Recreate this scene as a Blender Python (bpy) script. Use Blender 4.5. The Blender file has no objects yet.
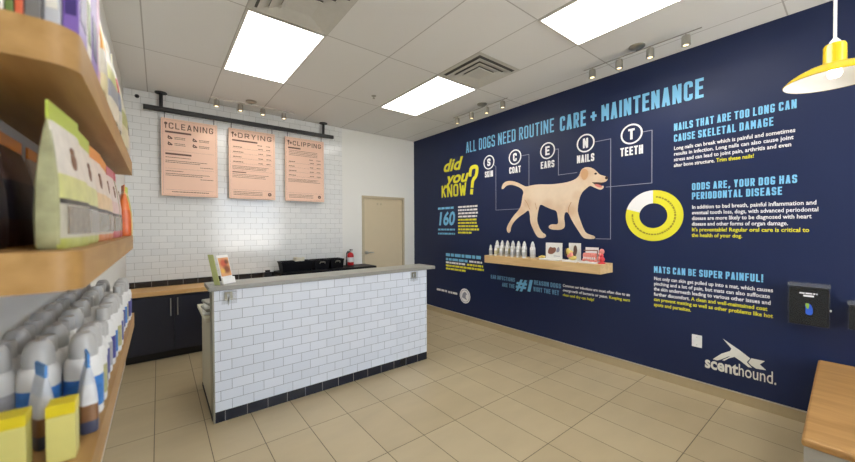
import bpy, math, random
from mathutils import Vector, Matrix
random.seed(7)
scene = bpy.context.scene
COL = scene.collection
R = math.radians

# ------------------------------------------------------------------ room numbers (metres)
XL, XR, YB, YF, HC = -0.30, 3.838, 5.29, -2.6, 3.118
EYE = 1.4976

def lin(r, g, b):
    f = lambda c: (c/255/12.92) if c <= 10.3 else (((c/255)+.055)/1.055)**2.4
    return (f(r), f(g), f(b), 1.0)

# ------------------------------------------------------------------ materials
def nt_mat(name):
    m = bpy.data.materials.new(name); m.use_nodes = True
    n = m.node_tree.nodes; l = m.node_tree.links
    return m, n, l, n['Principled BSDF']

def mat(name, rgb, rough=.5, metal=0, noise=.06, nscale=30, emit=0, alpha=None, trans=0, spec=None, bump=0, coat=0):
    m, n, l, p = nt_mat(name)
    c = lin(*rgb)
    p.inputs['Roughness'].default_value = rough
    p.inputs['Metallic'].default_value = metal
    if spec is not None: p.inputs['Specular IOR Level'].default_value = spec
    if coat: p.inputs['Coat Weight'].default_value = coat
    tc = n.new('ShaderNodeTexCoord')
    nz = n.new('ShaderNodeTexNoise'); nz.inputs['Scale'].default_value = nscale; nz.inputs['Detail'].default_value = 3
    l.new(tc.outputs['Object'], nz.inputs['Vector'])
    mx = n.new('ShaderNodeMix'); mx.data_type = 'RGBA'
    mx.inputs[6].default_value = tuple(x*(1-noise) for x in c[:3])+(1,)
    mx.inputs[7].default_value = tuple(min(1, x*(1+noise)) for x in c[:3])+(1,)
    l.new(nz.outputs['Fac'], mx.inputs[0]); l.new(mx.outputs[2], p.inputs['Base Color'])
    if bump:
        b = n.new('ShaderNodeBump'); b.inputs['Strength'].default_value = bump; b.inputs['Distance'].default_value = .002
        l.new(nz.outputs['Fac'], b.inputs['Height']); l.new(b.outputs[0], p.inputs['Normal'])
    if emit:
        p.inputs['Emission Color'].default_value = c; p.inputs['Emission Strength'].default_value = emit
    if trans: p.inputs['Transmission Weight'].default_value = trans
    if alpha is not None: p.inputs['Alpha'].default_value = alpha
    return m

def tile_mat(name, axes, w, h, ox, oz, offset, c1, c2, mortar, msize=.0016, rough=.15, bump=.4, noise=0.0):
    m, n, l, p = nt_mat(name)
    tc = n.new('ShaderNodeTexCoord'); sp = n.new('ShaderNodeSeparateXYZ'); cb = n.new('ShaderNodeCombineXYZ')
    l.new(tc.outputs['Object'], sp.inputs[0])
    for k, (ax, o) in enumerate(zip(axes, (ox, oz))):
        a = n.new('ShaderNodeMath'); a.operation = 'SUBTRACT'; a.inputs[1].default_value = o
        l.new(sp.outputs[ax], a.inputs[0]); l.new(a.outputs[0], cb.inputs[k])
    b = n.new('ShaderNodeTexBrick'); b.offset = offset; b.offset_frequency = 2; b.squash = 1
    b.inputs['Scale'].default_value = 1; b.inputs['Brick Width'].default_value = w; b.inputs['Row Height'].default_value = h
    b.inputs['Mortar Size'].default_value = msize; b.inputs['Mortar Smooth'].default_value = .1
    b.inputs['Color1'].default_value = lin(*c1); b.inputs['Color2'].default_value = lin(*c2); b.inputs['Mortar'].default_value = lin(*mortar)
    l.new(cb.outputs[0], b.inputs['Vector'])
    out = b.outputs['Color']
    if noise:
        nz = n.new('ShaderNodeTexNoise'); nz.inputs['Scale'].default_value = 2.2; nz.inputs['Detail'].default_value = 6
        mp = n.new('ShaderNodeMapping'); mp.inputs['Scale'].default_value = (1, 2.5, 1)
        l.new(tc.outputs['Object'], mp.inputs[0]); l.new(mp.outputs[0], nz.inputs['Vector'])
        rmp = n.new('ShaderNodeMapRange'); rmp.inputs[1].default_value = .3; rmp.inputs[2].default_value = .7
        rmp.inputs[3].default_value = 1-noise; rmp.inputs[4].default_value = 1+noise
        l.new(nz.outputs['Fac'], rmp.inputs[0])
        vm = n.new('ShaderNodeVectorMath'); vm.operation = 'SCALE'
        l.new(out, vm.inputs[0]); l.new(rmp.outputs[0], vm.inputs['Scale']); out = vm.outputs[0]
    l.new(out, p.inputs['Base Color'])
    p.inputs['Roughness'].default_value = rough
    inv = n.new('ShaderNodeMath'); inv.operation = 'SUBTRACT'; inv.inputs[0].default_value = 1
    l.new(b.outputs['Fac'], inv.inputs[1])
    bp = n.new('ShaderNodeBump'); bp.inputs['Strength'].default_value = bump; bp.inputs['Distance'].default_value = .002
    l.new(inv.outputs[0], bp.inputs['Height']); l.new(bp.outputs[0], p.inputs['Normal'])
    return m

def wood_mat(name, c1, c2, axis=0, rough=.45, scale=9):
    m, n, l, p = nt_mat(name)
    tc = n.new('ShaderNodeTexCoord'); mp = n.new('ShaderNodeMapping')
    s = [scale, scale, scale]; s[axis] = scale*.12
    mp.inputs['Scale'].default_value = s
    nz = n.new('ShaderNodeTexNoise'); nz.inputs['Scale'].default_value = 2.5; nz.inputs['Detail'].default_value = 6; nz.inputs['Distortion'].default_value = .6
    l.new(tc.outputs['Object'], mp.inputs[0]); l.new(mp.outputs[0], nz.inputs['Vector'])
    cr = n.new('ShaderNodeValToRGB')
    cr.color_ramp.elements[0].position = .35; cr.color_ramp.elements[0].color = lin(*c1)
    cr.color_ramp.elements[1].position = .68; cr.color_ramp.elements[1].color = lin(*c2)
    l.new(nz.outputs['Fac'], cr.inputs[0]); l.new(cr.outputs[0], p.inputs['Base Color'])
    p.inputs['Roughness'].default_value = rough
    return m

def blob_mat(name, base, blobs, rough=.6, noise=.05, kf=1):
    """printed picture: a base colour with soft round patches (x,y,z,radius,colour) in object space"""
    m, n, l, p = nt_mat(name)
    tc = n.new('ShaderNodeTexCoord')
    nz = n.new('ShaderNodeTexNoise'); nz.inputs['Scale'].default_value = 22
    l.new(tc.outputs['Object'], nz.inputs['Vector'])
    mx = n.new('ShaderNodeMix'); mx.data_type = 'RGBA'
    c = lin(*base)
    mx.inputs[6].default_value = tuple(x*(1-noise*2) for x in c[:3])+(1,)
    mx.inputs[7].default_value = tuple(min(1, x*(1+noise)) for x in c[:3])+(1,)
    l.new(nz.outputs['Fac'], mx.inputs[0]); cur = mx.outputs[2]
    for (pos, rad, col, k) in blobs:
        k *= kf
        d = n.new('ShaderNodeVectorMath'); d.operation = 'DISTANCE'; d.inputs[1].default_value = pos
        l.new(tc.outputs['Object'], d.inputs[0])
        mr = n.new('ShaderNodeMapRange'); mr.interpolation_type = 'SMOOTHSTEP'
        mr.inputs[1].default_value = rad*.3; mr.inputs[2].default_value = rad
        mr.inputs[3].default_value = k; mr.inputs[4].default_value = 0
        l.new(d.outputs['Value'], mr.inputs[0])
        x = n.new('ShaderNodeMix'); x.data_type = 'RGBA'; x.inputs[7].default_value = lin(*col)
        l.new(mr.outputs[0], x.inputs[0]); l.new(cur, x.inputs[6]); cur = x.outputs[2]
    l.new(cur, p.inputs['Base Color']); p.inputs['Roughness'].default_value = rough
    return m

M = {}
M['floor'] = tile_mat('floor_tile', ('X', 'Y'), .3048, .6096, 1.18-.3048*20, 2.548-.6096*20, 0, (186, 170, 138), (178, 161, 128), (98, 86, 62), .0028, .38, .3, .05)
M['ceil'] = tile_mat('ceiling_tile', ('X', 'Y'), .6096, 1.2192, 1.1346-.6096*10, 2.807-1.2192*10, 0, (230, 230, 228), (226, 226, 224), (182, 180, 176), .005, .9, .4)  # darker grid lines put the shadow reveals between tiles into the colour
M['backtile'] = tile_mat('white_subway_tile', ('X', 'Z'), .1545, .0785, -.072-.1545*10, .85-.0785*11, .5, (226, 227, 226), (219, 221, 221), (172, 172, 170), .0017, .13)
M['ctile'] = tile_mat('white_counter_tile', ('X', 'Z'), .1535, .0775, .314+.05-.1535*10, .083-.0775*2, .5, (228, 234, 244), (220, 227, 238), (150, 156, 166), .0018, .15)
M['blacktile'] = tile_mat('dark_base_tile', ('X', 'Z'), .1545, .5, -.072-.1545*10, -.1, 0, (30, 34, 48), (24, 28, 40), (150, 150, 150), .0017, .2)
M['blackback'] = tile_mat('black_backsplash_tile', ('X', 'Z'), .1545, .5, -.072-.1545*10, .6, 0, (38, 34, 34), (32, 30, 32), (150, 150, 150), .0017, .2)
M['blue'] = mat('navy_wall_paint', (27, 39, 75), .42, noise=.03, nscale=4, spec=.3)
M['white_wall'] = mat('white_wall_paint', (226, 226, 222), .7, noise=.015, nscale=3)
M['wood'] = wood_mat('light_maple', (206, 172, 122), (222, 190, 140), 1)
M['woodx'] = wood_mat('light_maple_worktop', (206, 162, 104), (224, 184, 128), 0)
M['bench'] = wood_mat('bench_maple', (160, 118, 66), (180, 138, 84), 1)
M['shelfw'] = wood_mat('shelf_wood', (160, 121, 66), (180, 141, 85), 1, rough=.5)
M['navy'] = mat('navy_cabinet', (24, 28, 46), .4, noise=.05)
M['kick'] = mat('black_kick', (14, 14, 18), .6)
M['black'] = mat('black_metal', (22, 22, 24), .4, noise=.1)
M['blackp'] = mat('black_plastic', (20, 20, 24), .45, spec=.15)
M['dblack'] = mat('dispenser_black', (10, 10, 11), .5, spec=.08)
M['slab'] = mat('grey_solid_surface', (146, 145, 138), .35, noise=.08, nscale=140)
M['sidepanel'] = mat('beige_laminate', (198, 192, 172), .5)
M['trimmetal'] = mat('brushed_trim', (150, 148, 134), .35, .6)
M['steel'] = mat('steel', (190, 190, 188), .28, .9)
M['nickel'] = mat('brushed_nickel', (176, 174, 166), .3, .95)
M['panel'] = mat('light_diffuser', (255, 252, 247), .6, emit=6.0, noise=0)
M['whitemetal'] = mat('white_metal', (212, 210, 204), .5)
M['vent'] = mat('vent_metal', (200, 199, 192), .5)
M['ventshade'] = mat('vent_gap_shade', (92, 90, 86), .9)
M['door'] = mat('beige_door', (205, 190, 160), .5, noise=.03, nscale=6)
M['doorframe'] = mat('door_frame', (186, 174, 148), .5)
M['white'] = mat('white', (235, 235, 233), .5)
M['sign'] = mat('peach_board', (234, 196, 174), .6, noise=.02)
M['ink'] = mat('brown_ink', (104, 76, 68), .7)
M['lblue'] = mat('light_blue_vinyl', (122, 192, 232), .5, noise=.02)
M['yel'] = mat('yellow_vinyl', (228, 222, 50), .5, noise=.02)
M['wht'] = mat('white_vinyl', (238, 238, 240), .5, noise=.02)
M['grey_v'] = mat('grey_vinyl', (150, 152, 170), .5, noise=.02)
M['cream_v'] = mat('logo_vinyl', (226, 224, 214), .5, noise=.02)
M['navy_v'] = mat('navy_vinyl', (38, 45, 78), .5, noise=.02)
M['baseb'] = mat('beige_base_tile', (176, 160, 128), .35, noise=.05)
M['basetop'] = mat('metal_edge_trim', (205, 200, 190), .3, .5)
M['lampy'] = mat('yellow_enamel', (226, 196, 24), .22, noise=.03, coat=.4)
M['lampw'] = mat('white_enamel', (246, 246, 244), .3, noise=0)
M['lens'] = mat('spot_lens', (255, 244, 220), .4, emit=.5, noise=0)
M['bulb'] = mat('lamp_bulb', (255, 248, 230), .4, emit=5, noise=0)
M['red'] = mat('red_enamel', (190, 30, 34), .3)
M['acryl'] = mat('clear_acrylic', (205, 210, 210), .08, alpha=.14, noise=0)
M['acrylc'] = mat('clear_acrylic_cover', (200, 205, 205), .08, alpha=.02, noise=0)
M['acrylg'] = mat('green_tinted_acrylic_edge', (188, 196, 128), .3, alpha=.85, noise=0)
M['glass'] = mat('window_glass', (240, 246, 250), .02, alpha=.08, noise=0)
M['wbottle'] = mat('white_plastic', (222, 222, 220), .35)
M['gcap'] = mat('grey_cap', (178, 178, 176), .35)
M['wcap'] = mat('pale_cap', (208, 208, 204), .35)

# ------------------------------------------------------------------ mesh helpers
class MB:
    def __init__(s): s.v = []; s.f = []; s.m = []
    def add(s, vs, fs, mi=0):
        o = len(s.v); s.v += [tuple(v) for v in vs]; s.f += [tuple(i+o for i in f) for f in fs]; s.m += [mi]*len(fs); return s
    def box(s, x0, x1, y0, y1, z0, z1, mi=0):
        vs = [(x, y, z) for z in (z0, z1) for y in (y0, y1) for x in (x0, x1)]
        return s.add(vs, [(0, 2, 3, 1), (4, 5, 7, 6), (0, 1, 5, 4), (2, 6, 7, 3), (0, 4, 6, 2), (1, 3, 7, 5)], mi)
    def tube(s, p0, p1, r0, r1=None, n=12, mi=0, cap=True):
        r1 = r0 if r1 is None else r1
        p0 = Vector(p0); p1 = Vector(p1); d = (p1-p0).normalized()
        u = d.orthogonal().normalized(); w = d.cross(u)
        vs = []
        for p, r in ((p0, r0), (p1, r1)):
            for k in range(n):
                a = 2*math.pi*k/n; vs.append(p+u*r*math.cos(a)+w*r*math.sin(a))
        fs = [(k, (k+1) % n, n+(k+1) % n, n+k) for k in range(n)]
        if cap: fs += [tuple(range(n-1, -1, -1)), tuple(range(n, 2*n))]
        return s.add(vs, fs, mi)
    def path(s, pts, r, n=8, mi=0):
        for a, b in zip(pts, pts[1:]): s.tube(a, b, r, r, n, mi)
        return s
    def lathe(s, prof, n=24, c=(0, 0, 0), mi=0, cap=True, sx=1, sy=1):
        vs = []; fs = []
        for (r, z) in prof:
            for k in range(n):
                a = 2*math.pi*k/n; vs.append((c[0]+r*math.cos(a)*sx, c[1]+r*math.sin(a)*sy, c[2]+z))
        m = len(prof)
        for i in range(m-1):
            for k in range(n): fs.append((i*n+k, i*n+(k+1) % n, (i+1)*n+(k+1) % n, (i+1)*n+k))
        if cap and prof[0][0] > 1e-6: fs.append(tuple(range(n-1, -1, -1)))
        if cap and prof[-1][0] > 1e-6: fs.append(tuple((m-1)*n+k for k in range(n)))
        return s.add(vs, fs, mi)
    def sphere(s, c, rx, ry, rz, n=12, mi=0):
        prof = [(max(1e-4, math.sin(math.pi*i/8)), -math.cos(math.pi*i/8)) for i in range(9)]
        vs = []; fs = []
        for r, z in prof:
            for k in range(n):
                a = 2*math.pi*k/n; vs.append((c[0]+r*math.cos(a)*rx, c[1]+r*math.sin(a)*ry, c[2]+z*rz))
        for i in range(8):
            for k in range(n): fs.append((i*n+k, i*n+(k+1) % n, (i+1)*n+(k+1) % n, (i+1)*n+k))
        return s.add(vs, fs, mi)
    def build(s, name, mats, parent=None, loc=None, smooth=False, bevel=0, rz=0):
        me = bpy.data.meshes.new(name); me.from_pydata(s.v, [], s.f)
        if not isinstance(mats, (list, tuple)): mats = [mats]
        for m in mats: me.materials.append(m)
        for p, mi in zip(me.polygons, s.m): p.material_index = mi; p.use_smooth = smooth
        me.update()
        import bmesh
        bm = bmesh.new(); bm.from_mesh(me); bmesh.ops.recalc_face_normals(bm, faces=bm.faces); bm.to_mesh(me); bm.free()
        if smooth: me.set_sharp_from_angle(angle=R(40))
        o = bpy.data.objects.new(name, me); COL.objects.link(o)
        if parent: o.parent = parent
        if loc: o.location = loc
        if rz: o.rotation_euler = (0, 0, rz)
        if bevel:
            b = o.modifiers.new('bevel', 'BEVEL'); b.width = bevel; b.segments = 2; b.limit_method = 'ANGLE'
        return o

def tag(o, label, cat, group=None):
    o['label'] = label; o['category'] = cat
    if group: o['group'] = group
    return o
def struct(o): o['kind'] = 'structure'; return o
def thing(name, label, cat, loc=(0, 0, 0), rz=0, group=None):
    o = bpy.data.objects.new(name, None); COL.objects.link(o); o.empty_display_size = .05
    o.location = loc; o.rotation_euler = (0, 0, rz); return tag(o, label, cat, group)
def dup(root, loc, label, rz=0, group=None, scale=None):
    r = root.copy(); COL.objects.link(r); r.location = loc; r.rotation_euler = (0, 0, rz); r['label'] = label
    if group: r['group'] = group
    if scale: r.scale = scale
    for ch in list(root.children):
        c = ch.copy(); COL.objects.link(c); c.parent = r
        for g in list(ch.children):
            d = g.copy(); COL.objects.link(d); d.parent = c
    return r
def box(name, m, x0, x1, y0, y1, z0, z1, parent=None, bevel=0, loc=None):
    return MB().box(x0, x1, y0, y1, z0, z1).build(name, m, parent, loc, bevel=bevel)

# ------------------------------------------------------------------ flat vinyl shapes and lettering
# frame = (origin, right, up); a decal is a 1.5 mm thick sheet standing on the surface
class Frame:
    def __init__(s, o, r, u): s.o = Vector(o); s.r = Vector(r); s.u = Vector(u); s.n = s.r.cross(s.u)
    def p(s, a, b, h=0): return s.o+s.r*a+s.u*b+s.n*h
WR = Frame((XR, 0, 0), (0, -1, 0), (0, 0, 1))        # right wall: a = -y, b = z, normal = -x

def extrude_flat(mb, fr, tris, pts, h0, h1, mi=0):
    """pts (a,b), tris index tuples -> thin front sheet with small skirt left out (sheet sits on the surface)"""
    mb.add([fr.p(a, b, h1) for a, b in pts], tris, mi)

def poly_shape(mb, fr, pts, h0=.0005, h1=.002, mi=0, holes=()):
    """filled polygon through a 2-D curve, gives a closed thin sheet"""
    cu = bpy.data.curves.new('tmp', 'CURVE'); cu.dimensions = '2D'; cu.fill_mode = 'BOTH'; cu.extrude = (h1-h0)/2
    for loop in (pts,)+tuple(holes):
        sp = cu.splines.new('POLY'); sp.points.add(len(loop)-1)
        for k, (a, b) in enumerate(loop): sp.points[k].co = (a, b, 0, 1)
        sp.use_cyclic_u = True
    curve_into(mb, fr, cu, (h0+h1)/2, mi)

def curve_into(mb, fr, cu, h, mi, sx=1, sy=1, ox=0, oy=0, shear=0, rot=0, subset=None):
    o = bpy.data.objects.new('tmp', cu); COL.objects.link(o)
    dg = bpy.context.evaluated_depsgraph_get()
    me = bpy.data.meshes.new_from_object(o.evaluated_get(dg))
    c, s_ = math.cos(rot), math.sin(rot)
    vs = []
    for v in me.vertices:
        x = (v.co.x+shear*v.co.y)*sx; y = v.co.y*sy
        x, y = x*c-y*s_, x*s_+y*c
        vs.append(fr.p(x+ox, y+oy, h+v.co.z))
    mb.add(vs, [tuple(p.vertices) for p in me.polygons], mi)
    bpy.data.objects.remove(o); bpy.data.curves.remove(cu); bpy.data.meshes.remove(me)

def font_curve(txt, bold=0, res=3, ext=.0):
    cu = bpy.data.curves.new('tmp', 'FONT'); cu.body = txt; cu.size = 1; cu.offset = bold; cu.resolution_u = res; cu.extrude = ext
    return cu
G_ = {
 'A': (1.05, ['n', [(0, 0), (.46, 1)], [(1, 0), (.54, 1)], [(.19, .28), (.81, .28)]]),
 'B': (1, [[(0, .52), (.9, .52, 1), (1, 1, 1), (0, 1), (0, 0), (1, 0, 1), (1, .52, 1), (.6, .52)]]),
 'C': (1, [[(1, .80), (1, 1, 1), (0, 1, 1), (0, 0, 1), (1, 0, 1), (1, .20)]]),
 'D': (1, [[(.5, 0), (0, 0, 0), (0, 1, 0), (1, 1, 1), (1, 0, 1), (.5, 0)]]),
 'E': (.85, [[(1, 1), (0, 1), (0, 0), (1, 0)], [(0, .52), (.85, .52)]]),
 'F': (.85, [[(1, 1), (0, 1), (0, 0)], [(0, .5), (.85, .5)]]),
 'G': (1, [[(1, .82), (1, 1, 1), (0, 1, 1), (0, 0, 1), (1, 0, 1), (1, .42), (.6, .42)]]),
 'H': (1, [[(0, 0), (0, 1)], [(1, 0), (1, 1)], [(0, .5), (1, .5)]]),
 'I': (0, [[(0, 0), (0, 1)]]),
 'J': (.9, [[(1, 1), (1, 0, 1), (0, 0, 1), (0, .3)]]),
 'K': (1, [[(0, 0), (0, 1)], 'n', [(1, 1), (0, .40)], [(.3, .58), (1, 0)]]),
 'L': (.85, [[(0, 1), (0, 0), (1, 0)]]),
 'M': (1.3, [[(0, 0), (0, 1)], [(1, 1), (1, 0)], 'n', [(0, 1), (.52, .3)], [(.48, .3), (1, 1)]]),
 'N': (1.1, [[(0, 0), (0, 1)], [(1, 0), (1, 1)], 'n', [(0, 1), (1, 0)]]),
 'O': (1, [[(.5, 0), (0, 0, 1), (0, 1, 1), (1, 1, 1), (1, 0, 1), (.5, 0)]]),
 'P': (1, [[(0, 0), (0, 1), (1, 1, 1), (1, .44, 1), (0, .44)]]),
 'Q': (1, [[(.5, 0), (0, 0, 1), (0, 1, 1), (1, 1, 1), (1, 0, 1), (.5, 0)], [(.6, .2), (1, -.05)]]),
 'R': (1, [[(0, 0), (0, 1), (1, 1, 1), (1, .46, 1), (0, .46)], [(.5, .46), (1, 0)]]),
 'S': (1, [[(1, .82), (1, 1, 1), (0, 1, 1), (0, .52, 1), (1, .48, 1), (1, 0, 1), (0, 0, 1), (0, .18)]]),
 'T': (1, [[(0, 1), (1, 1)], [(.5, 1), (.5, 0)]]),
 'U': (1, [[(0, 1), (0, 0, 1), (1, 0, 1), (1, 1)]]),
 'V': (1.05, ['n', [(0, 1), (.46, 0)], [(1, 1), (.54, 0)]]),
 'W': (1.5, ['n', [(0, 1), (.25, 0)], [(.25, 0), (.5, .8)], [(.5, .8), (.75, 0)], [(.75, 0), (1, 1)]]),
 'X': (1, [[(0, 0), (1, 1)], [(0, 1), (1, 0)]]),
 'Y': (1, [[(.5, .45), (.5, 0)], 'n', [(0, 1), (.5, .42)], [(1, 1), (.5, .42)]]),
 'Z': (1, [[(0, 1), (1, 1), (0, 0), (1, 0)]]),
 '+': (1, [[(0, .46), (1, .46)], [(.5, .22), (.5, .70)]]),
 '!': (0, [[(0, 1), (0, .3)], [(0, 0), (0, .05)]]),
 ',': (.2, [[(.8, .06), (0, -.14)]]),
 '?': (1, [[(0, .72), (0, 1, 1), (1, 1, 1), (1, .62, 1), (.5, .5, 1), (.5, .26)], [(.5, 0), (.5, .06)]]),
 ' ': (.45, [])}
def fillet(pts, rad):
    out = []
    for k, p in enumerate(pts):
        if len(p) < 3 or not p[2] or k == 0 or k == len(pts)-1: out.append(Vector(p[:2])); continue
        P = Vector(p[:2]); A = Vector(pts[k-1][:2]); B = Vector(pts[k+1][:2])
        ra = min(rad, (A-P).length*.5); rb = min(rad, (B-P).length*.5)
        a = P+(A-P).normalized()*ra; b = P+(B-P).normalized()*rb
        for i in range(5):
            t = i/4; out.append(a*(1-t)**2+P*2*t*(1-t)+b*t*t)
    q = [out[0]]
    for p in out[1:]:
        if (p-q[-1]).length > 1e-6: q.append(p)
    return q
def stroke_poly(mb, fr, pts, t, h, mi=0, ext0=1, ext1=1):
    closed = (pts[0]-pts[-1]).length < 1e-6
    if not closed:
        pts = list(pts)
        pts[0] = pts[0]+(pts[0]-pts[1]).normalized()*t/2*ext0
        pts[-1] = pts[-1]+(pts[-1]-pts[-2]).normalized()*t/2*ext1
    n = len(pts); L = []; Rr = []
    for k, p in enumerate(pts):
        if closed: a = pts[k-1] if k else pts[-2]; b = pts[k+1] if k < n-1 else pts[1]
        else: a = pts[max(0, k-1)]; b = pts[min(n-1, k+1)]
        d1 = (p-a); d2 = (b-p)
        if d1.length < 1e-9: d1 = d2
        if d2.length < 1e-9: d2 = d1
        d1 = d1.normalized(); d2 = d2.normalized()
        n1 = Vector((-d1.y, d1.x)); n2 = Vector((-d2.y, d2.x)); m = (n1+n2)
        m = m.normalized() if m.length > 1e-6 else n1
        s_ = t/2/max(.70, m.dot(n1))
        L.append(p+m*s_); Rr.append(p-m*s_)
    vs = [fr.p(v.x, v.y, h) for v in L]+[fr.p(v.x, v.y, h) for v in Rr]
    mb.add(vs, [(k, k+1, n+k+1, n+k) for k in range(n-1)], mi)
def stext(mb, fr, txt, a, b, cap, width, t, gap=.42, h=.001, mi=0, shear=0):
    # condensed single-weight capitals; gap = letter gap in letter widths
    units = sum(G_[c][0] for c in txt); gaps = len(txt)-1
    # width = units*w + n*t(stroke half each side) + gaps*gap*w
    n_l = sum(1 for c in txt if c != ' ')
    w = (width-n_l*t)/(units+gaps*gap)
    x = a; k_ = 0
    for c in txt:
        gw, polys = G_[c]; W = gw*w
        e_ = 1
        for pl in polys:
            if pl == 'n': e_ = .0; continue
            ty = t/2 if e_ else 0
            pts = [(x+t/2+p[0]*W, b+ty+p[1]*(cap-2*ty))+tuple(p[2:]) for p in pl]
            q = fillet(pts, max(.42*w, t*.6))
            if shear: q = [Vector((v.x+(v.y-b)*shear, v.y)) for v in q]
            k_ += 1; stroke_poly(mb, fr, q, t, h+(k_ % 7)*.00012, mi, e_, e_)
        x += W+(0 if c == ' ' else t)+gap*w
_wc = {}
def raw_width(txt):
    if txt in _wc: return _wc[txt]
    def w(t):
        o = bpy.data.objects.new('tmp', font_curve(t, res=1)); COL.objects.link(o)
        bpy.context.view_layer.update(); d = o.dimensions.x
        cu = o.data; bpy.data.objects.remove(o); bpy.data.curves.remove(cu); return d
    _wc[txt] = w('|'+txt+'|')-w('||')
    return _wc[txt]
CAP = .729                                            # cap height of the built-in font at size 1
def text(mb, fr, txt, a, b, cap, width=None, cond=None, bold=0, h=.001, mi=0, shear=0, rot=0, res=3):
    """one line; a,b = left end of the baseline; width = advance width wanted (or cond = x/y ratio)"""
    sy = cap/CAP
    sx = (width/raw_width(txt)) if width else sy*(cond or 1)
    curve_into(mb, fr, font_curve(txt, bold, res), h, mi, sx, sy, a, b, shear, rot)
    return sx

def wordbars(mb, fr, a, b, width, cap, rnd, mi=0, h=.001):
    """a line of writing too small to read: a row of word-length strokes"""
    x = a; end = a+width
    while x < end-cap*.6:
        w = min(rnd.uniform(1.0, 3.4)*cap, end-x)
        mb.add([fr.p(x, b, h), fr.p(x+w, b, h), fr.p(x+w, b+cap, h), fr.p(x, b+cap, h)], [(0, 1, 2, 3)], mi)
        x += w+cap*.45

def strip(mb, fr, pts, w, h=.001, mi=0):
    for (a0, b0), (a1, b1) in zip(pts, pts[1:]):
        d = Vector((a1-a0, b1-b0)).normalized()*w/2; n = Vector((-d.y, d.x))
        mb.add([fr.p(a0-d.x+n.x, b0-d.y+n.y, h), fr.p(a1+d.x+n.x, b1+d.y+n.y, h), fr.p(a1+d.x-n.x, b1+d.y-n.y, h), fr.p(a0-d.x-n.x, b0-d.y-n.y, h)], [(0, 1, 2, 3)], mi)

def arcpts(a, b, r, t0=0, t1=2*math.pi, n=48):
    return [(a+r*math.cos(t0+(t1-t0)*k/n), b+r*math.sin(t0+(t1-t0)*k/n)) for k in range(n+1)]
def ring(mb, fr, a, b, r0, r1, t0=0, t1=2*math.pi, h=.001, mi=0, n=48):
    o = arcpts(a, b, r1, t0, t1, n); i = arcpts(a, b, r0, t0, t1, n)
    for k in range(n):
        mb.add([fr.p(*i[k], h), fr.p(*o[k], h), fr.p(*o[k+1], h), fr.p(*i[k+1], h)], [(0, 1, 2, 3)], mi)

# ================================================================== THE ROOM
struct(box('floor', M['floor'], XL-.1, XR+.1, YF-.1, YB+.1, -.1, 0))
struct(box('ceiling', M['ceil'], XL-.1, XR+.1, YF-.1, YB+.1, HC, HC+.1))
struct(box('wall_left', M['white_wall'], XL-.1, XL, YF-.1, YB+.1, 0, HC))
struct(box('wall_right', M['blue'], XR, XR+.1, YF-.1, YB+.1, 0, HC))
# back wall: tiled part and plain part with the door opening
DX0, DX1, DZ = 2.734, 3.60, 2.037
wb = MB().box(XL, DX0, YB, YB+.1, 0, HC, 0).box(DX1, XR, YB, YB+.1, 0, HC, 0).box(DX0, DX1, YB, YB+.1, DZ, HC, 0)
wbo = struct(wb.build('wall_back', M['white_wall']))
t_ = box('tile_cladding', M['backtile'], XL, 2.375, YB-.012, YB, 0, HC, wbo); t_['label'] = 'white subway tile covering'
# front wall: unseen window added as daylight source, left side solid to dim shelves
wf = MB().box(XL, XR, YF-.1, YF, 0, .25).box(XL, XR, YF-.1, YF, 2.85, HC).box(XL, 1.5, YF-.1, YF, .25, 2.85).box(XR-.3, XR, YF-.1, YF, .25, 2.85)
struct(wf.build('wall_front', M['white_wall']))
win = struct(MB().box(1.5, XR-.3, YF-.08, YF-.02, .25, .31).box(1.5, XR-.3, YF-.08, YF-.02, 2.79, 2.85)
             .box(1.5, 1.56, YF-.08, YF-.02, .31, 2.79).box(XR-.36, XR-.3, YF-.08, YF-.02, .31, 2.79)
             .box(2.2, 2.26, YF-.08, YF-.02, .31, 2.79).build('unseen_window_1', M['black']))
box('unseen_window_pane', M['glass'], 1.56, XR-.36, YF-.055, YF-.045, .31, 2.79, win)
# baseboards
bb = struct(box('baseboard_right', M['baseb'], XR-.011, XR, .25, YB, 0, .083))
box('edge_trim', M['basetop'], XR-.013, XR, .25, YB, .083, .09, bb)
bb2 = struct(box('baseboard_back', M['baseb'], DX1+.05, XR-.013, YB-.011, YB, 0, .083))
# door
dr = struct(box('door_1', M['door'], DX0+.035, DX1-.035, YB+.01, YB+.05, .005, DZ-.035))
dfm = MB().box(DX0, DX0+.04, YB-.02, YB+.08, 0, DZ).box(DX1-.04, DX1, YB-.02, YB+.08, 0, DZ).box(DX0+.04, DX1-.04, YB-.02, YB+.08, DZ-.04, DZ)
dfm.build('door_frame', M['doorframe'], dr)
hd = MB().tube((2.815, YB+.012, 1.06), (2.815, YB-.03, 1.06), .026, n=16).tube((2.815, YB-.03, 1.06), (2.815, YB-.055, 1.06), .011)
hd.path([(2.815, YB-.05, 1.06), (2.86, YB-.055, 1.06), (2.935, YB-.045, 1.055)], .011)
hd.build('door_handle', M['steel'], dr, smooth=True)
cl_ = MB().box(3.03, 3.06, YB+.005, YB+.01, 1.885, 1.92).box(3.1, 3.13, YB+.005, YB+.01, 1.885, 1.92)
cl_.build('door_plate', M['doorframe'], dr)

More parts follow.
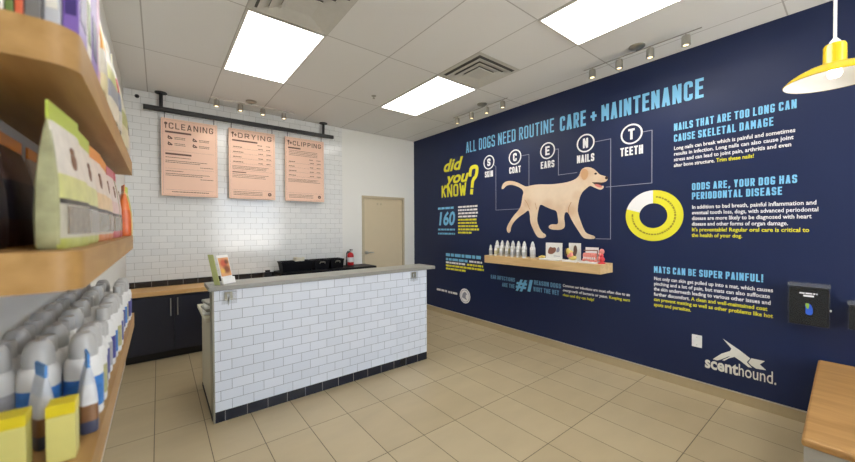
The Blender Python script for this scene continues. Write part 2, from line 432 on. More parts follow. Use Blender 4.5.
# ================================================================== CEILING FITTINGS
def ceiling_light(x0, y0, label):
    t = thing('ceiling_light', label, 'ceiling light', (x0+.3048, y0+.6096, HC-.012), group=None)
    f = MB()
    f.box(-.303, .303, -.608, -.59, 0, .012).box(-.303, .303, .59, .608, 0, .012).box(-.303, -.285, -.59, .59, 0, .012).box(.285, .303, -.59, .59, 0, .012)
    f.build('frame', M['whitemetal'], t)
    box('diffuser', M['panel'], -.285, .285, -.59, .59, .003, .010, t)
    return t
GX = [1.1346+.6096*k for k in range(-3, 6)]           # grid lines
lights = [(.525, 2.807, 'square-looking white troffer light above the white counter, leftmost of the lights'),
          (2.354, 2.807, 'white troffer light nearest the door, left of the middle air vent'),
          (2.354, .369, 'large white troffer light cut by the top edge, nearest the camera on the right')]
for x, y, lb in lights: ceiling_light(x, y, lb)
for x, y, lb in [(.525, -1.9, 'white troffer light behind the camera on the left'),
                 (2.354, -1.9, 'white troffer light behind the camera on the right')]: ceiling_light(x, y, lb)

def ceiling_vent(x0, y0, label):
    t = thing('ceiling_vent', label, 'air vent', (x0+.3048, y0+.3048, HC-.001))
    def sq_ring(r0, z0, r1, z1, th=.003):
        mb = MB(); c = []
        for r, z in ((r0, z0), (r1, z1)): c.append([(-r, -r, z), (r, -r, z), (r, r, z), (-r, r, z)])
        vs = c[0]+c[1]+[(x, y, z+th) for x, y, z in c[0]]+[(x, y, z+th) for x, y, z in c[1]]
        fs = []
        for k in range(4):
            j = (k+1) % 4
            fs += [(k, j, 4+j, 4+k), (8+k, 8+j, 12+j, 12+k), (k, j, 8+j, 8+k), (4+k, 4+j, 12+j, 12+k)]
        return mb.add(vs, fs)
    sq_ring(.303, -.004, .262, -.004).build('frame', M['vent'], t)
    box('duct_shade_sheet', M['ventshade'], -.262, .262, -.262, .262, -.0035, -.001, t)  # dark sheet paints in the shade of the duct between the louvers
    sq_ring(.250, -.026, .184, -.008).build('louver', M['vent'], t)
    sq_ring(.186, -.028, .116, -.010).build('louver', M['vent'], t)
    q = MB(); o_ = [(-.120, -.120, -.030), (.120, -.120, -.030), (.120, .120, -.030), (-.120, .120, -.030)]
    i_ = [(-.06, -.06, -.016), (.06, -.06, -.016), (.06, .06, -.016), (-.06, .06, -.016)]
    q.add(o_+i_+[(x, y, z+.006) for x, y, z in o_], [(0, 1, 5, 4), (1, 2, 6, 5), (2, 3, 7, 6), (3, 0, 4, 7), (4, 5, 6, 7), (8, 9, 10, 11), (0, 1, 9, 8), (1, 2, 10, 9), (2, 3, 11, 10), (3, 0, 8, 11)])
    q.build('centre_plate', M['vent'], t)
ceiling_vent(2.354, 2.197, 'square stepped white air vent beside the ceiling light nearest the door')
ceiling_vent(.525, 2.197, 'large square white air vent cut by the top edge, above the counter')

def track(label, p0, p1, can, heads, horiz):
    t = thing('track_light', label, 'track light', (can[0], can[1], HC))
    L = lambda x, y, z: (x-can[0], y-can[1], z-HC)
    MB().lathe([(.065, 0), (.065, -.008), (.05, -.02), (.02, -.03), (.0, -.03)], 24, sx=1.0, sy=1.0).build('canopy', M['nickel'], t, smooth=True)
    MB().tube(L(p0[0], p0[1], HC-.045), L(p1[0], p1[1], HC-.045), .0045, n=8).tube(L(*can, HC-.03), L(*can, HC-.045), .006).build('bar', M['nickel'], t, smooth=True)
    for (x, y) in heads:
        h = MB().tube(L(x, y, HC-.045), L(x, y, HC-.062), .006).lathe([(.014, 0), (.028, -.006), (.031, -.02), (.031, -.066), (.034, -.082), (.030, -.084), (.0, -.076)], 18, L(x, y, HC-.062))
        ho = h.build('lamp_head', M['nickel'], t, smooth=True)
        MB().lathe([(.0, -.081), (.023, -.081)], 18, L(x, y, HC-.062)).build('lens', M['lens'], ho)
track('four silver track light heads above the peach menu boards', (.50, 4.87), (1.5, 4.87), (.955, 4.87), [(.572, 4.87), (.83, 4.87), (1.093, 4.87), (1.357, 4.87)], 0)
track('four silver track light heads by the back corner, above the DOGS NEED lettering', (3.38, 3.68), (3.38, 2.70), (3.38, 3.12), [(3.38, 3.596), (3.38, 3.31), (3.38, 3.04), (3.38, 2.775)], 1)
track('four silver track light heads above the word MAINTENANCE', (3.41, 1.76), (3.41, .80), (3.41, 1.27), [(3.41, 1.673), (3.41, 1.42), (3.41, 1.163), (3.41, .904)], 1)
sp = thing('sprinkler_head', 'tiny steel sprinkler head in the ceiling tile near the door', 'sprinkler', (2.11, 3.747, HC))
MB().lathe([(.03, 0), (.03, -.004), (.012, -.01), (.0, -.01)], 16).build('escutcheon', M['nickel'], sp, smooth=True)
MB().tube((0, 0, -.01), (0, 0, -.03), .006).lathe([(.016, -.03), (.016, -.034), (0, -.034)], 12).build('deflector', M['nickel'], sp)
ca = thing('wall_sensor', 'small black sensor dot high in the left corner of the tiled wall', 'sensor', (-.182, YB-.012, 3.046))
MB().tube((0, 0, 0), (0, -.006, 0), .022, n=16).build('mount', M['black'], ca)
MB().sphere((0, -.012, 0), .016, .016, .016).build('lens_dome', M['black'], ca, smooth=True)

# ================================================================== HANGING MENU BOARDS
pipe = thing('sign_pipe', 'black pipe rail hung from the ceiling across the tiled wall', 'rail', (1.03, 5.2, 2.92))
MB().box(-1.155, 1.165, -.024, .024, -.026, .026).build('rail_bar', M['black'], pipe, bevel=.006)
for sx in (-.99, 1.005):
    br = MB().tube((sx, 0, .02), (sx, 0, .19), .019, n=12).tube((sx, 0, .186), (sx, 0, HC-2.92), .06, n=20).build('hanger', M['black'], pipe, smooth=True)

def sign(x0, x1, ztop, zbot, title, label, kind, seed):
    w = x1-x0; h = ztop-zbot; y = 5.2
    t = thing('menu_board', label, 'sign', ((x0+x1)/2, y, zbot))
    box('board', M['sign'], -w/2, w/2, -.012, .012, 0, h, t, bevel=.002)
    hk = MB()
    for s_ in (-1, 1): hk.tube((s_*(w/2-.035), 0, h-.002), (s_*(w/2-.035), 0, 2.90-zbot), .004, n=6)
    hk.build('hanging_hook', M['black'], t)
    F = Frame((-w/2, -.0125, 0), (1, 0, 0), (0, 0, 1))
    rnd = random.Random(seed)
    tb = MB()
    cap = .072 if kind == 0 else .066
    zt = h-.05-cap
    # little shower / dryer / clipper glyph before the title
    ix = .045
    tb.add([F.p(ix-.004, zt, .001), F.p(ix+.006, zt, .001), F.p(ix+.006, zt+cap*.7, .001), F.p(ix-.004, zt+cap*.7, .001)], [(0, 1, 2, 3)])
    ring(tb, F, ix+.002, zt+cap*.82, .0, .016, n=12)
    if kind == 0: stext(tb, F, title, .075, zt, cap, w-.12, .0105, .5)
    else:
        stext(tb, F, '+', .062, zt, cap, .034, .012); stext(tb, F, title, .108, zt, cap, w-.155, .0105, .5)
    tb.build('title_text', M['ink'], t)
    b = MB(); m0 = .04; W = w-.08
    def bar(z, frac, hh=.022):
        x = m0
        b.add([F.p(x, z, .001), F.p(x+W*frac, z, .001), F.p(x+W*frac, z+hh, .001), F.p(x, z+hh, .001)], [(0, 1, 2, 3)])
    def rule(z): strip(b, F, [(m0, z), (m0+W, z)], .0016)
    z = zt-.03
    if kind == 0:
        bar(z-.022, .52); z -= .05
        for r in range(2):
            for c in range(2):
                cx = m0+.03+c*W*.5; cz = z-.03-r*.075
                # dog-face pictogram: head, muzzle, ear
                ring(b, F, cx+.01, cz, .006, .018, n=14); ring(b, F, cx+.03, cz-.006, .0, .011, n=10)
                ring(b, F, cx+.002, cz+.018, .0, .008, n=8)
                for k in range(2): wordbars(b, F, cx+.06, cz+.006-k*.018, W*.22, .007, rnd)
        z -= .185; rule(z); z -= .05; bar(z, .52)
        for k in range(3): wordbars(b, F, m0, z-.035-k*.02-(k > 0)*.02, W*(.5, .85, .7)[k], .007, rnd)
        z -= .135; wordbars(b, F, m0+W*.7, z, W*.28, .007, rnd); z -= .03; rule(z)
        for k in range(3): wordbars(b, F, m0, z-.035-k*.02-(k > 0)*.012, W*(.35, .9, .75)[k], .007, rnd)
        z -= .12; wordbars(b, F, m0+W*.7, z, W*.28, .007, rnd)
        rule(.075); wordbars(b, F, m0+W*.12, .045, W*.76, .009, rnd)
    else:
        bar(z-.02, .62 if kind == 1 else .36, .02); z -= .05
        if kind == 2:
            for k in range(4): wordbars(b, F, m0+.01, z-k*.022, W*.85, .006, rnd)
            z -= .115
        wordbars(b, F, m0+W*.62, z, W*.12, .009, rnd); wordbars(b, F, m0+W*.84, z, W*.13, .009, rnd); z -= .03
        for k in range(4):
            wordbars(b, F, m0+.01, z-.02, W*rnd.uniform(.16, .26), .010, rnd)
            wordbars(b, F, m0+W*.64, z-.02, W*.12, .010, rnd); wordbars(b, F, m0+W*.85, z-.02, W*.12, .010, rnd)
            rule(z-.034); z -= .066
        for k in range(3): wordbars(b, F, m0, z-.01-k*.018, W*rnd.uniform(.75, .97), .006, rnd)
        z -= .075
        if kind == 1:
            rule(z+.01); bar(z-.02, .33, .012)
            for k in range(3): wordbars(b, F, m0, z-.045-k*.02, W*rnd.uniform(.7, .95), .006, rnd)
        rule(.12)
        for k in range(3): wordbars(b, F, m0+.01, .09-k*.02, W*.72, .006, rnd)
        ring(b, F, m0+W-.035, .072, .008, .024, n=20); ring(b, F, m0+W-.035, .072, 0, .004, n=8)
    # thin printed border
    strip(b, F, [(.018, .018), (w-.018, .018), (w-.018, h-.018), (.018, h-.018), (.018, .018)], .0012)
    b.build('small_print', M['ink'], t)
sign(.035, .613, 2.822, 1.888, 'CLEANING', 'peach menu board titled CLEANING, leftmost under the black pipe', 0, 1)
sign(.742, 1.318, 2.822, 1.888, 'DRYING', 'peach menu board titled DRYING, middle of the three on the pipe', 1, 2)
sign(1.458, 2.034, 2.822, 1.888, 'CLIPPING', 'peach menu board titled CLIPPING, rightmost on the pipe', 2, 3)

# ================================================================== BACK COUNTER
def cabinet(x0, x1, top, label, handles=True):
    t = thing('base_cabinet', label, 'cabinet', ((x0+x1)/2, 5.08, 0))
    w = (x1-x0)/2
    box('body', M['navy'], -w, w, -.18, .195, .09, top, t)
    box('kickboard', M['kick'], -w, w, -.13, .195, 0, .09, t)
    for s_ in (-1, 1):
        a, b = (-w+.003, -.0015) if s_ < 0 else (.0015, w-.003)
        d = box('door', M['navy'], a, b, -.20, -.18, .1, top-.012, t, bevel=.002)
        if handles:
            hx = s_*.032
            MB().tube((hx, -.232, .50), (hx, -.232, .70), .006).tube((hx, -.2, .53), (hx, -.232, .53), .004).tube((hx, -.2, .67), (hx, -.232, .67), .004).build('handle', M['steel'], d, smooth=True)
cabinet(-.298, .562, .735, 'navy base cabinet with two bar handles, visible between the shelves and the counter')
cabinet(.564, 1.30, .735, 'navy base cabinet hidden behind the left half of the white counter')
cabinet(1.302, 2.70, .83, 'taller navy base cabinet under the black worktop behind the white counter')
tag(box('wooden_worktop', M['woodx'], XL+.002, 1.300, 4.86, YB-.025, .737, .787, bevel=.003), 'light wood worktop along the tiled wall, left of the white counter', 'worktop')
tag(box('black_worktop', M['blackp'], 1.302, 2.77, 4.86, YB-.025, .832, .872, bevel=.003), 'black worktop end showing behind the counter in front of the door', 'worktop')
struct(box('trim_1', M['blackback'], XL, 2.375, YB-.024, YB-.012, .787, .857))

def basket(x0, x1, label, hole=True):
    t = thing('storage_basket', label, 'basket', ((x0+x1)/2, 5.06, .873))
    w = (x1-x0)/2; d = .11; h = .135
    mb = MB()
    b0 = [(-w*.9, -d*.85), (w*.9, -d*.85), (w*.9, d*.85), (-w*.9, d*.85)]; b1 = [(-w, -d), (w, -d), (w, d), (-w, d)]
    i0 = [(x*.97, y*.95) for x, y in b0]; i1 = [(x*.965, y*.93) for x, y in b1]
    vs = [(x, y, 0) for x, y in b0]+[(x, y, h) for x, y in b1]+[(x, y, h) for x, y in i1]+[(x, y, .006) for x, y in i0]
    fs = [(3, 2, 1, 0), (12, 13, 14, 15)]
    for k in range(4):
        j = (k+1) % 4
        fs += [(k, j, 4+j, 4+k), (4+k, 4+j, 8+j, 8+k), (8+k, 8+j, 12+j, 12+k)]
    mb.add(vs, fs).build('bin', M['blackp'], t)
    MB().box(-w*1.02, w*1.02, -d*1.04, -d*.93, h-.012, h+.006).box(-w*1.02, w*1.02, d*.93, d*1.04, h-.012, h+.006).box(-w*1.03, -w*.95, -d, d, h-.012, h+.006).box(w*.95, w*1.03, -d, d, h-.012, h+.006).build('rim', M['blackp'], t, bevel=.002)
    if hole:
        MB().path([(-w*.35, -d*1.02, .085), (-w*.3, -d*1.12, .11), (w*.3, -d*1.12, .11), (w*.35, -d*1.02, .085)], .006).build('handle', M['trimmetal'], t, smooth=True)
    return t
basket(1.335, 1.765, 'widest black storage basket, left of the three behind the counter', False)
basket(1.795, 2.02, 'small black basket in the middle of the three behind the counter')
basket(2.04, 2.25, 'small black basket nearest the fire extinguisher')
# cream cord bundle lying on the wide basket
cm = MB(); rr = random.Random(4)
pts = []
for k in range(60):
    a = k*.55; pts.append((math.cos(a)*.085*(.5+.5*rr.random()), math.sin(a)*.05, .02+.06*rr.random()))
cm.path(pts, .006, 6)
tag(cm.build('ribbon_bundle', mat('cream_ribbon', (226, 220, 200), .7), loc=(1.60, 5.06, .985), smooth=True), 'loose cream ribbon bundle heaped in the widest black basket', 'ribbon')
ph = thing('desk_scanner', 'small black card reader on the wood worktop left of the baskets', 'card reader', (1.17, 5.0, .788))
MB().box(-.06, .06, -.05, .05, 0, .035).add([(-.045, -.02, .035), (.045, -.02, .035), (.045, .04, .035), (-.045, .04, .035), (-.04, .0, .10), (.04, .0, .10), (.04, .045, .10), (-.04, .045, .10)], [(0, 1, 5, 4), (1, 2, 6, 5), (2, 3, 7, 6), (3, 0, 4, 7), (4, 5, 6, 7)]).build('body', M['blackp'], ph, bevel=.003)
MB().box(-.03, .03, .03, .05, .10, .125).build('reader_head', M['blackp'], ph)

# fire extinguisher on the white wall
fe = thing('fire_extinguisher', 'red fire extinguisher hung on the white wall left of the door', 'fire extinguisher', (2.48, 5.205, .874))
fe.scale = (.9, .9, .85)
MB().lathe([(.0, 0), (.052, .0), (.058, .01), (.058, .19), (.05, .215), (.03, .235), (.018, .24), (.018, .25), (0, .25)], 24).build('cylinder', M['red'], fe, smooth=True)
MB().lathe([(.0585, .06), (.0590, .062), (.0590, .15), (.0585, .152)], 24).build('label_band', M['white'], fe, smooth=True)
MB().tube((0, 0, .25), (0, 0, .275), .015).box(-.012, .012, -.07, .02, .272, .284).build('valve', M['steel'], fe)
MB().box(-.011, .011, -.075, .02, .296, .304).box(-.011, .011, .0, .02, .28, .304).build('lever', M['black'], fe)
MB().path([(-.015, 0, .262), (-.05, 0, .27), (-.075, 0, .24), (-.08, 0, .16), (-.078, 0, .05)], .009).tube((-.078, 0, .05), (-.078, 0, .0), .012, .016).build('hose', M['black'], fe, smooth=True)
MB().box(-.05, .05, .055, .092, .05, .09).box(-.02, .02, .04, .092, .2, .25).build('bracket', M['black'], fe)
MB().tube((.0, -.02, .262), (.0, -.045, .262), .013, n=14).build('gauge', M['white'], fe)

# ================================================================== WHITE TILED COUNTER
CX0, CX1, CY = .314, 2.377, 3.044
ct = thing('reception_counter', 'white subway tiled reception counter with grey top and dark tile base', 'counter', ((CX0+CX1)/2, 3.3, 0))
def cbox(n, m, x0, x1, y0, y1, z0, z1, bevel=0, par=None):
    return MB().box(x0, x1, y0, y1, z0, z1).build(n, m, par or ct, (-(CX0+CX1)/2, -3.3, 0), bevel=bevel)
cbox('counter_wall', M['white_wall'], CX0+.012, CX1, CY+.012, CY+.16, 0, 1.018)
cbox('tiled_front', M['ctile'], CX0+.012, CX1, CY, CY+.012, .083, 1.018)
cbox('base_tile', M['blacktile'], CX0+.012, CX1, CY, CY+.012, 0, .083)
cbox('corner_trim', M['trimmetal'], CX0, CX0+.012, CY-.002, CY+.16, 0, 1.018)
cbox('end_panel', M['sidepanel'], CX0, CX0+.03, CY+.16, 3.86, 0, .745)
cbox('end_panel', M['sidepanel'], CX1-.03, CX1, CY+.16, 3.86, 0, .745)
cbox('dark_base_strip', M['kick'], CX0-.003, CX0, CY+.05, 3.86, 0, .035)  # thin dark strip along the foot of the end panel
cbox('countertop', M['slab'], .289, 2.482, 3.018, 3.325, 1.018, 1.05, bevel=.003)
cbox('desktop', M['sidepanel'], .28, 2.377, CY+.16, 3.88, .745, .775, bevel=.002)
for dx0, dx1 in ((.36, .9), (1.9, 2.34)):
    cbox('drawer_unit', M['sidepanel'], dx0, dx1, 3.3, 3.82, .02, .744)

def leash_hook(x, label):
    t = thing('leash_hook', label, 'hook', (x, CY, .955))
    box('back_plate', M['acryl'], -.05, .055, -.004, 0, -.05, .05, t)
    MB().box(-.03, -.012, -.010, -.004, -.02, .045).box(.006, .024, -.010, -.004, -.02, .045).box(-.03, .024, -.008, -.004, .03, .045).build('prong_plate', M['trimmetal'], t)
    MB().path([(-.003, -.006, -.005), (-.003, -.03, -.02), (-.003, -.042, -.01), (-.003, -.044, .008)], .004).path([(-.04, -.008, -.012), (.045, -.008, -.012)], .003).tube((-.003, -.006, -.06), (-.003, -.006, .0), .003).build('hook', M['steel'], t, smooth=True)
leash_hook(.425, 'small steel leash hook on clear plate at the left end of the tiled counter')
leash_hook(2.20, 'small steel leash hook at the right end of the tiled counter')

# brochure stand on the countertop
bs = thing('brochure_stand', 'acrylic brochure stand with a dog photo on the counter left end', 'brochure stand', (.405, 3.17, 1.051), rz=R(38))
def lean(mb, k=.27):
    mb.v = [(x, y+z*k, z) for x, y, z in mb.v]; return mb
lean(MB().box(-.085, -.079, -.05, .0, 0, .235)).build('side_sheet', M['acrylg'], bs)
lean(MB().box(-.05, .06, -.045, -.040, 0, .225)).build('card', M['white'], bs)
pic = blob_mat('dog_photo_print', (226, 170, 120), [((.0, .0, .16), .05, (196, 60, 50), .8), ((.02, -.01, .11), .05, (120, 60, 40), .9), ((-.02, -.01, .10), .03, (236, 190, 80), .9), ((.03, .0, .17), .03, (90, 50, 40), .8)])
lean(MB().box(-.044, .054, -.0465, -.0455, .06, .205)).build('photo', pic, bs)
lean(MB().box(-.055, .065, -.060, -.048, 0, .05)).build('card_pocket', M['white'], bs)
MB().box(-.085, .065, -.06, .05, 0, .003).build('foot', M['acryl'], bs)
# things on the staff desk at its open left end
tr = thing('folded_cloth_stack', 'grey and white folded cloths on the staff desk at the counter left end', 'cloths', (.36, 3.44, .776))
def pillow(mb, cx, cy, cz, sx, sy, sz):
    mb.sphere((cx, cy, cz), sx, sy, sz, 16)
for k, (mm, s_) in enumerate(((M['white'], .075), (M['slab'], .07), (M['white'], .066), (M['slab'], .06))):
    mb = MB(); n = 12
    for i in range(n): pass
    mb.box(-s_, s_, -.12, .12, .0, .024).build('cloth', mm, tr, (0, 0, .001+k*.025), bevel=.010, rz=R((-6, 5, -3, 8)[k]))

# ================================================================== WALL GRAPHICS
def graphic(name, label, a, b, cat='wall lettering'):
    return thing(name, label, cat, (XR, -a, b))
def wbuild(mb, name, m, par, solid=True, **k):
    o = mb.build(name, m, par, **k); o.location = -Vector(par.location)
    if solid:
        md = o.modifiers.new('sheet', 'SOLIDIFY'); md.thickness = .0019; md.offset = 0
    return o

g = graphic('headline_lettering', 'large light blue headline ALL DOGS NEED ROUTINE CARE + MAINTENANCE across the wall', -3.88, 2.65)
mb = MB(); stext(mb, WR, 'ALL DOGS NEED ROUTINE', -3.885, 2.66, .170, 1.53, .020, .45); wbuild(mb, 'light_words', M['lblue'], g)
mb = MB(); stext(mb, WR, 'CARE + MAINTENANCE', -2.275, 2.645, .176, 1.39, .027, .45); wbuild(mb, 'bold_words', M['lblue'], g)

g = graphic('did_you_know_lettering', 'yellow lettering did you KNOW? with a big question mark', -4.45, 2.0)
mb = MB()
text(mb, WR, 'did', -4.45, 2.43, .20, .43, bold=.03, shear=.3)
text(mb, WR, 'you', -4.36, 2.22, .19, .50, bold=.03, shear=.3)
wbuild(mb, 'script_words', M['yel'], g)
mb = MB(); stext(mb, WR, 'KNOW', -4.48, 1.995, .205, .60, .034, .3); wbuild(mb, 'know_word', M['yel'], g)
mb = MB(); stext(mb, WR, '?', -3.87, 2.0, .45, .20, .06, shear=.14); wbuild(mb, 'question_mark', M['yel'], g)

rnd = random.Random(11)
g = graphic('statistic_lettering', 'light blue number 160 between lines of tiny print', -4.58, 1.36)
mb = MB(); text(mb, WR, '160', -4.60, 1.53, .225, .44, bold=.03, shear=.15); wbuild(mb, 'number', M['lblue'], g)
mb = MB(); wordbars(mb, WR, -4.58, 1.795, .43, .036, rnd); wordbars(mb, WR, -4.58, 1.435, .43, .03, rnd); wordbars(mb, WR, -4.58, 1.365, .43, .03, rnd); wbuild(mb, 'small_print', M['lblue'], g)
g = graphic('tiny_paragraph_lettering', 'narrow paragraph of tiny white and yellow print right of the number 160', -4.07, 1.38)
mb = MB(); my = MB()
for k in range(9): wordbars(mb if k < 4 else my, WR, -4.07, 1.80-k*.0515, (.45, .45, .44, .42, .43, .41, .43, .46, .3)[k], .028, rnd)
wbuild(mb, 'white_lines', M['wht'], g); wbuild(my, 'yellow_lines', M['yel'], g)

g = graphic('left_paragraph_lettering', 'small blue and yellow print block left of the wooden wall shelf', -4.37, .78)
mb = MB(); wordbars(mb, WR, -4.375, 1.0, .80, .05, rnd); wordbars(mb, WR, -4.375, .93, .53, .04, rnd); wbuild(mb, 'blue_lines', M['lblue'], g)
mb = MB(); wordbars(mb, WR, -3.82, .935, .27, .03, rnd); wordbars(mb, WR, -4.375, .88, .48, .03, rnd); wbuild(mb, 'white_lines', M['wht'], g)
mb = MB(); wordbars(mb, WR, -3.87, .88, .34, .03, rnd); wordbars(mb, WR, -4.375, .828, .86, .03, rnd); wordbars(mb, WR, -4.375, .776, .47, .03, rnd); wbuild(mb, 'yellow_lines', M['yel'], g)

g = graphic('round_badge', 'round white badge low on the navy wall near the counter end', -3.918, .39, 'wall graphic')
mb = MB(); ring(mb, WR, -3.918, .39, 0, .118, n=40); wbuild(mb, 'disc', M['wht'], g)
mb = MB(); ring(mb, WR, -3.918, .39, .092, .1, h=.0016, n=40)
poly_shape(mb, WR, [(-3.985, .36), (-3.97, .42), (-3.93, .455), (-3.90, .45), (-3.868, .42), (-3.895, .41), (-3.90, .37), (-3.87, .33), (-3.93, .345)], .0012, .0016)
wbuild(mb, 'emblem', M['grey_v'], g)
g = graphic('badge_caption_lettering', 'tiny white caption print left of the round white badge', -4.62, .36)
mb = MB(); wordbars(mb, WR, -4.62, .385, .27, .034, rnd); wordbars(mb, WR, -4.32, .38, .25, .034, rnd); wbuild(mb, 'caption_line', M['wht'], g)

# five letter badges with captions and leader lines
L5 = [('S', 'SKIN', 3.41, [(-3.308, 2.39), (-3.277, 2.36), (-3.277, 1.735), (-2.86, 1.735)]),
      ('C', 'COAT', 2.941, [(-2.84, 2.444), (-2.716, 2.444), (-2.716, 2.02)]),
      ('E', 'EARS', 2.444, [(-2.343, 2.44), (-2.295, 2.44), (-2.295, 2.122), (-2.06, 2.122)]),
      ('N', 'NAILS', 1.959, [(-1.858, 2.437), (-1.682, 2.437), (-1.682, 1.357), (-1.84, 1.357)]),
      ('T', 'TEETH', 1.477, [(-1.376, 2.442), (-1.29, 2.442), (-1.29, 1.922), (-1.73, 1.922)])]
for ch, word, y, ln in L5:
    g = graphic('letter_badge', 'white ringed letter %s captioned %s on the navy wall' % (ch, word), -y, 2.444, 'wall graphic')
    mb = MB(); ring(mb, WR, -y, 2.444, .088, .104); wbuild(mb, 'ring', M['wht'], g)
    mb = MB(); w = .06; stext(mb, WR, ch, -y-w/2, 2.444-.055, .11, w, .022); wbuild(mb, 'letter', M['wht'], g)
    w = {'SKIN': .155, 'COAT': .19, 'EARS': .19, 'NAILS': .20, 'TEETH': .215}[word]
    mb = MB(); stext(mb, WR, word, -y-w/2, 2.228, .088, w, .0155, .42); wbuild(mb, 'caption', M['wht'], g)
    mb = MB(); strip(mb, WR, ln, .006); wbuild(mb, 'leader_line', M['grey_v'], g)

# labrador picture
DOG = [(3.179, 2.03), (3.153, 2.1), (3.087, 2.131), (2.998, 2.127), (2.895, 2.093), (2.812, 2.046), (2.753, 2.02), (2.683, 2.034), (2.56, 2.035), (2.414, 2.018), (2.275, 2.016), (2.156, 2.024), (2.079, 2.045), (2.037, 2.076), (2.022, 2.112), (2.005, 2.15), (1.964, 2.17), (1.91, 2.163), (1.863, 2.138), (1.824, 2.096), (1.8, 2.066), (1.762, 2.05), (1.722, 2.034), (1.711, 2.006), (1.729, 1.983), (1.773, 1.977), (1.829, 1.987), (1.875, 1.989), (1.84, 1.956), (1.795, 1.933), (1.757, 1.943), (1.755, 1.916), (1.784, 1.896), (1.829, 1.914), (1.874, 1.941), (1.907, 1.958), (1.945, 1.931), (1.988, 1.9), (2.017, 1.855), (2.037, 1.797), (2.047, 1.738), (2.054, 1.666), (2.017, 1.558), (1.98, 1.463), (1.949, 1.416), (1.897, 1.398), (1.85, 1.383), (1.846, 1.36), (1.897, 1.351), (1.968, 1.357), (1.997, 1.38), (2.029, 1.427), (2.086, 1.511), (2.13, 1.584), (2.163, 1.658), (2.195, 1.671), (2.216, 1.648), (2.221, 1.586), (2.208, 1.524), (2.216, 1.479), (2.261, 1.454), (2.357, 1.454), (2.419, 1.469), (2.428, 1.5), (2.385, 1.525), (2.316, 1.517), (2.294, 1.537), (2.302, 1.613), (2.316, 1.689), (2.385, 1.709), (2.472, 1.746), (2.545, 1.784), (2.566, 1.738), (2.585, 1.659), (2.597, 1.567), (2.56, 1.474), (2.516, 1.417), (2.471, 1.396), (2.463, 1.371), (2.495, 1.349), (2.566, 1.35), (2.606, 1.381), (2.652, 1.461), (2.699, 1.555), (2.699, 1.65), (2.721, 1.718), (2.779, 1.679), (2.879, 1.627), (2.964, 1.559), (3.01, 1.488), (3.017, 1.431), (3.045, 1.402), (3.081, 1.431), (3.081, 1.488), (3.034, 1.56), (2.964, 1.644), (2.895, 1.703), (2.845, 1.765), (2.828, 1.833), (2.819, 1.901), (2.796, 1.954), (2.828, 2.004), (2.912, 2.048), (2.998, 2.076), (3.087, 2.073), (3.142, 2.026)]
def smooth_loop(p, it=2):
    for _ in range(it):
        q = []
        for k in range(len(p)):
            a, b = p[k], p[(k+1) % len(p)]
            q += [(a[0]*.75+b[0]*.25, a[1]*.75+b[1]*.25), (a[0]*.25+b[0]*.75, a[1]*.25+b[1]*.75)]
        p = q
    return p
X_ = XR-.002
S1, S2, LT = (196, 152, 112), (210, 172, 136), (242, 224, 202)
blobs = [((X_, 2.45, 1.95), .28, LT, .8), ((X_, 2.15, 1.95), .2, LT, .7), ((X_, 2.62, 1.93), .16, LT, .6),
         ((X_, 2.44, 1.76), .12, S2, .7), ((X_, 2.30, 1.70), .10, S2, .6), ((X_, 2.74, 1.80), .09, S1, .7), ((X_, 2.85, 1.70), .10, S2, .8),
         ((X_, 3.02, 1.50), .12, S2, .8), ((X_, 2.13, 1.68), .10, S1, .7), ((X_, 2.02, 1.50), .10, S2, .5), ((X_, 2.30, 1.50), .12, S2, .8),
         ((X_, 2.63, 1.50), .10, S2, .5), ((X_, 2.06, 1.86), .08, S2, .6), ((X_, 1.97, 2.09), .09, (208, 152, 104), .9), ((X_, 1.76, 2.0), .07, S2, .6),
         ((X_, 1.88, 2.1), .06, S2, .5), ((X_, 3.0, 2.1), .14, (232, 196, 160), .6)]
dogm = blob_mat('labrador_print', (230, 206, 178), blobs, noise=.06, kf=.6)
g = graphic('labrador_picture', 'large printed picture of a walking yellow labrador on the navy wall', -2.45, 1.35, 'wall graphic')
mb = MB(); poly_shape(mb, WR, smooth_loop([(-y, z) for y, z in DOG]), .0003, .0015); wbuild(mb, 'dog_body', dogm, g)
mb = MB(); poly_shape(mb, WR, smooth_loop([(-y, z) for y, z in [(2.005, 2.145), (1.97, 2.155), (1.936, 2.135), (1.925, 2.1), (1.933, 2.059), (1.96, 2.025), (1.99, 2.03), (2.012, 2.08)]]), .002, .0026)
wbuild(mb, 'ear', mat('ear_print', (210, 164, 120), .6), g)
mb = MB(); poly_shape(mb, WR, smooth_loop([(-1.862, 2.082), (-1.843, 2.096), (-1.822, 2.082), (-1.84, 2.068)]), .002, .003)
dkp = mat('dark_print', (62, 38, 34), .6)
wbuild(mb, 'eye', dkp, g); mb = MB(); ring(mb, WR, -1.724, 2.022, 0, .017, h=.003, n=14); wbuild(mb, 'nose', dkp, g); mb = MB()
poly_shape(mb, WR, [(-1.885, 1.99), (-1.83, 1.985), (-1.77, 1.975), (-1.73, 1.98), (-1.775, 1.965), (-1.80, 1.945), (-1.845, 1.958)], .002, .0026)
wbuild(mb, 'mouth', dkp, g)
mb = MB(); poly_shape(mb, WR, smooth_loop([(-1.86, 1.962), (-1.83, 1.966), (-1.79, 1.95), (-1.765, 1.925), (-1.79, 1.92), (-1.83, 1.936)]), .0026, .0032)
wbuild(mb, 'tongue', mat('tongue_print', (206, 120, 110), .6), g)
mb = MB()
strip(mb, WR, [(-2.163, 1.655), (-2.16, 1.72), (-2.13, 1.78)], .008, .0028); strip(mb, WR, [(-2.62, 1.80), (-2.60, 1.72)], .006, .0028); strip(mb, WR, [(-2.70, 1.72), (-2.74, 1.80), (-2.78, 1.85)], .006, .0028)
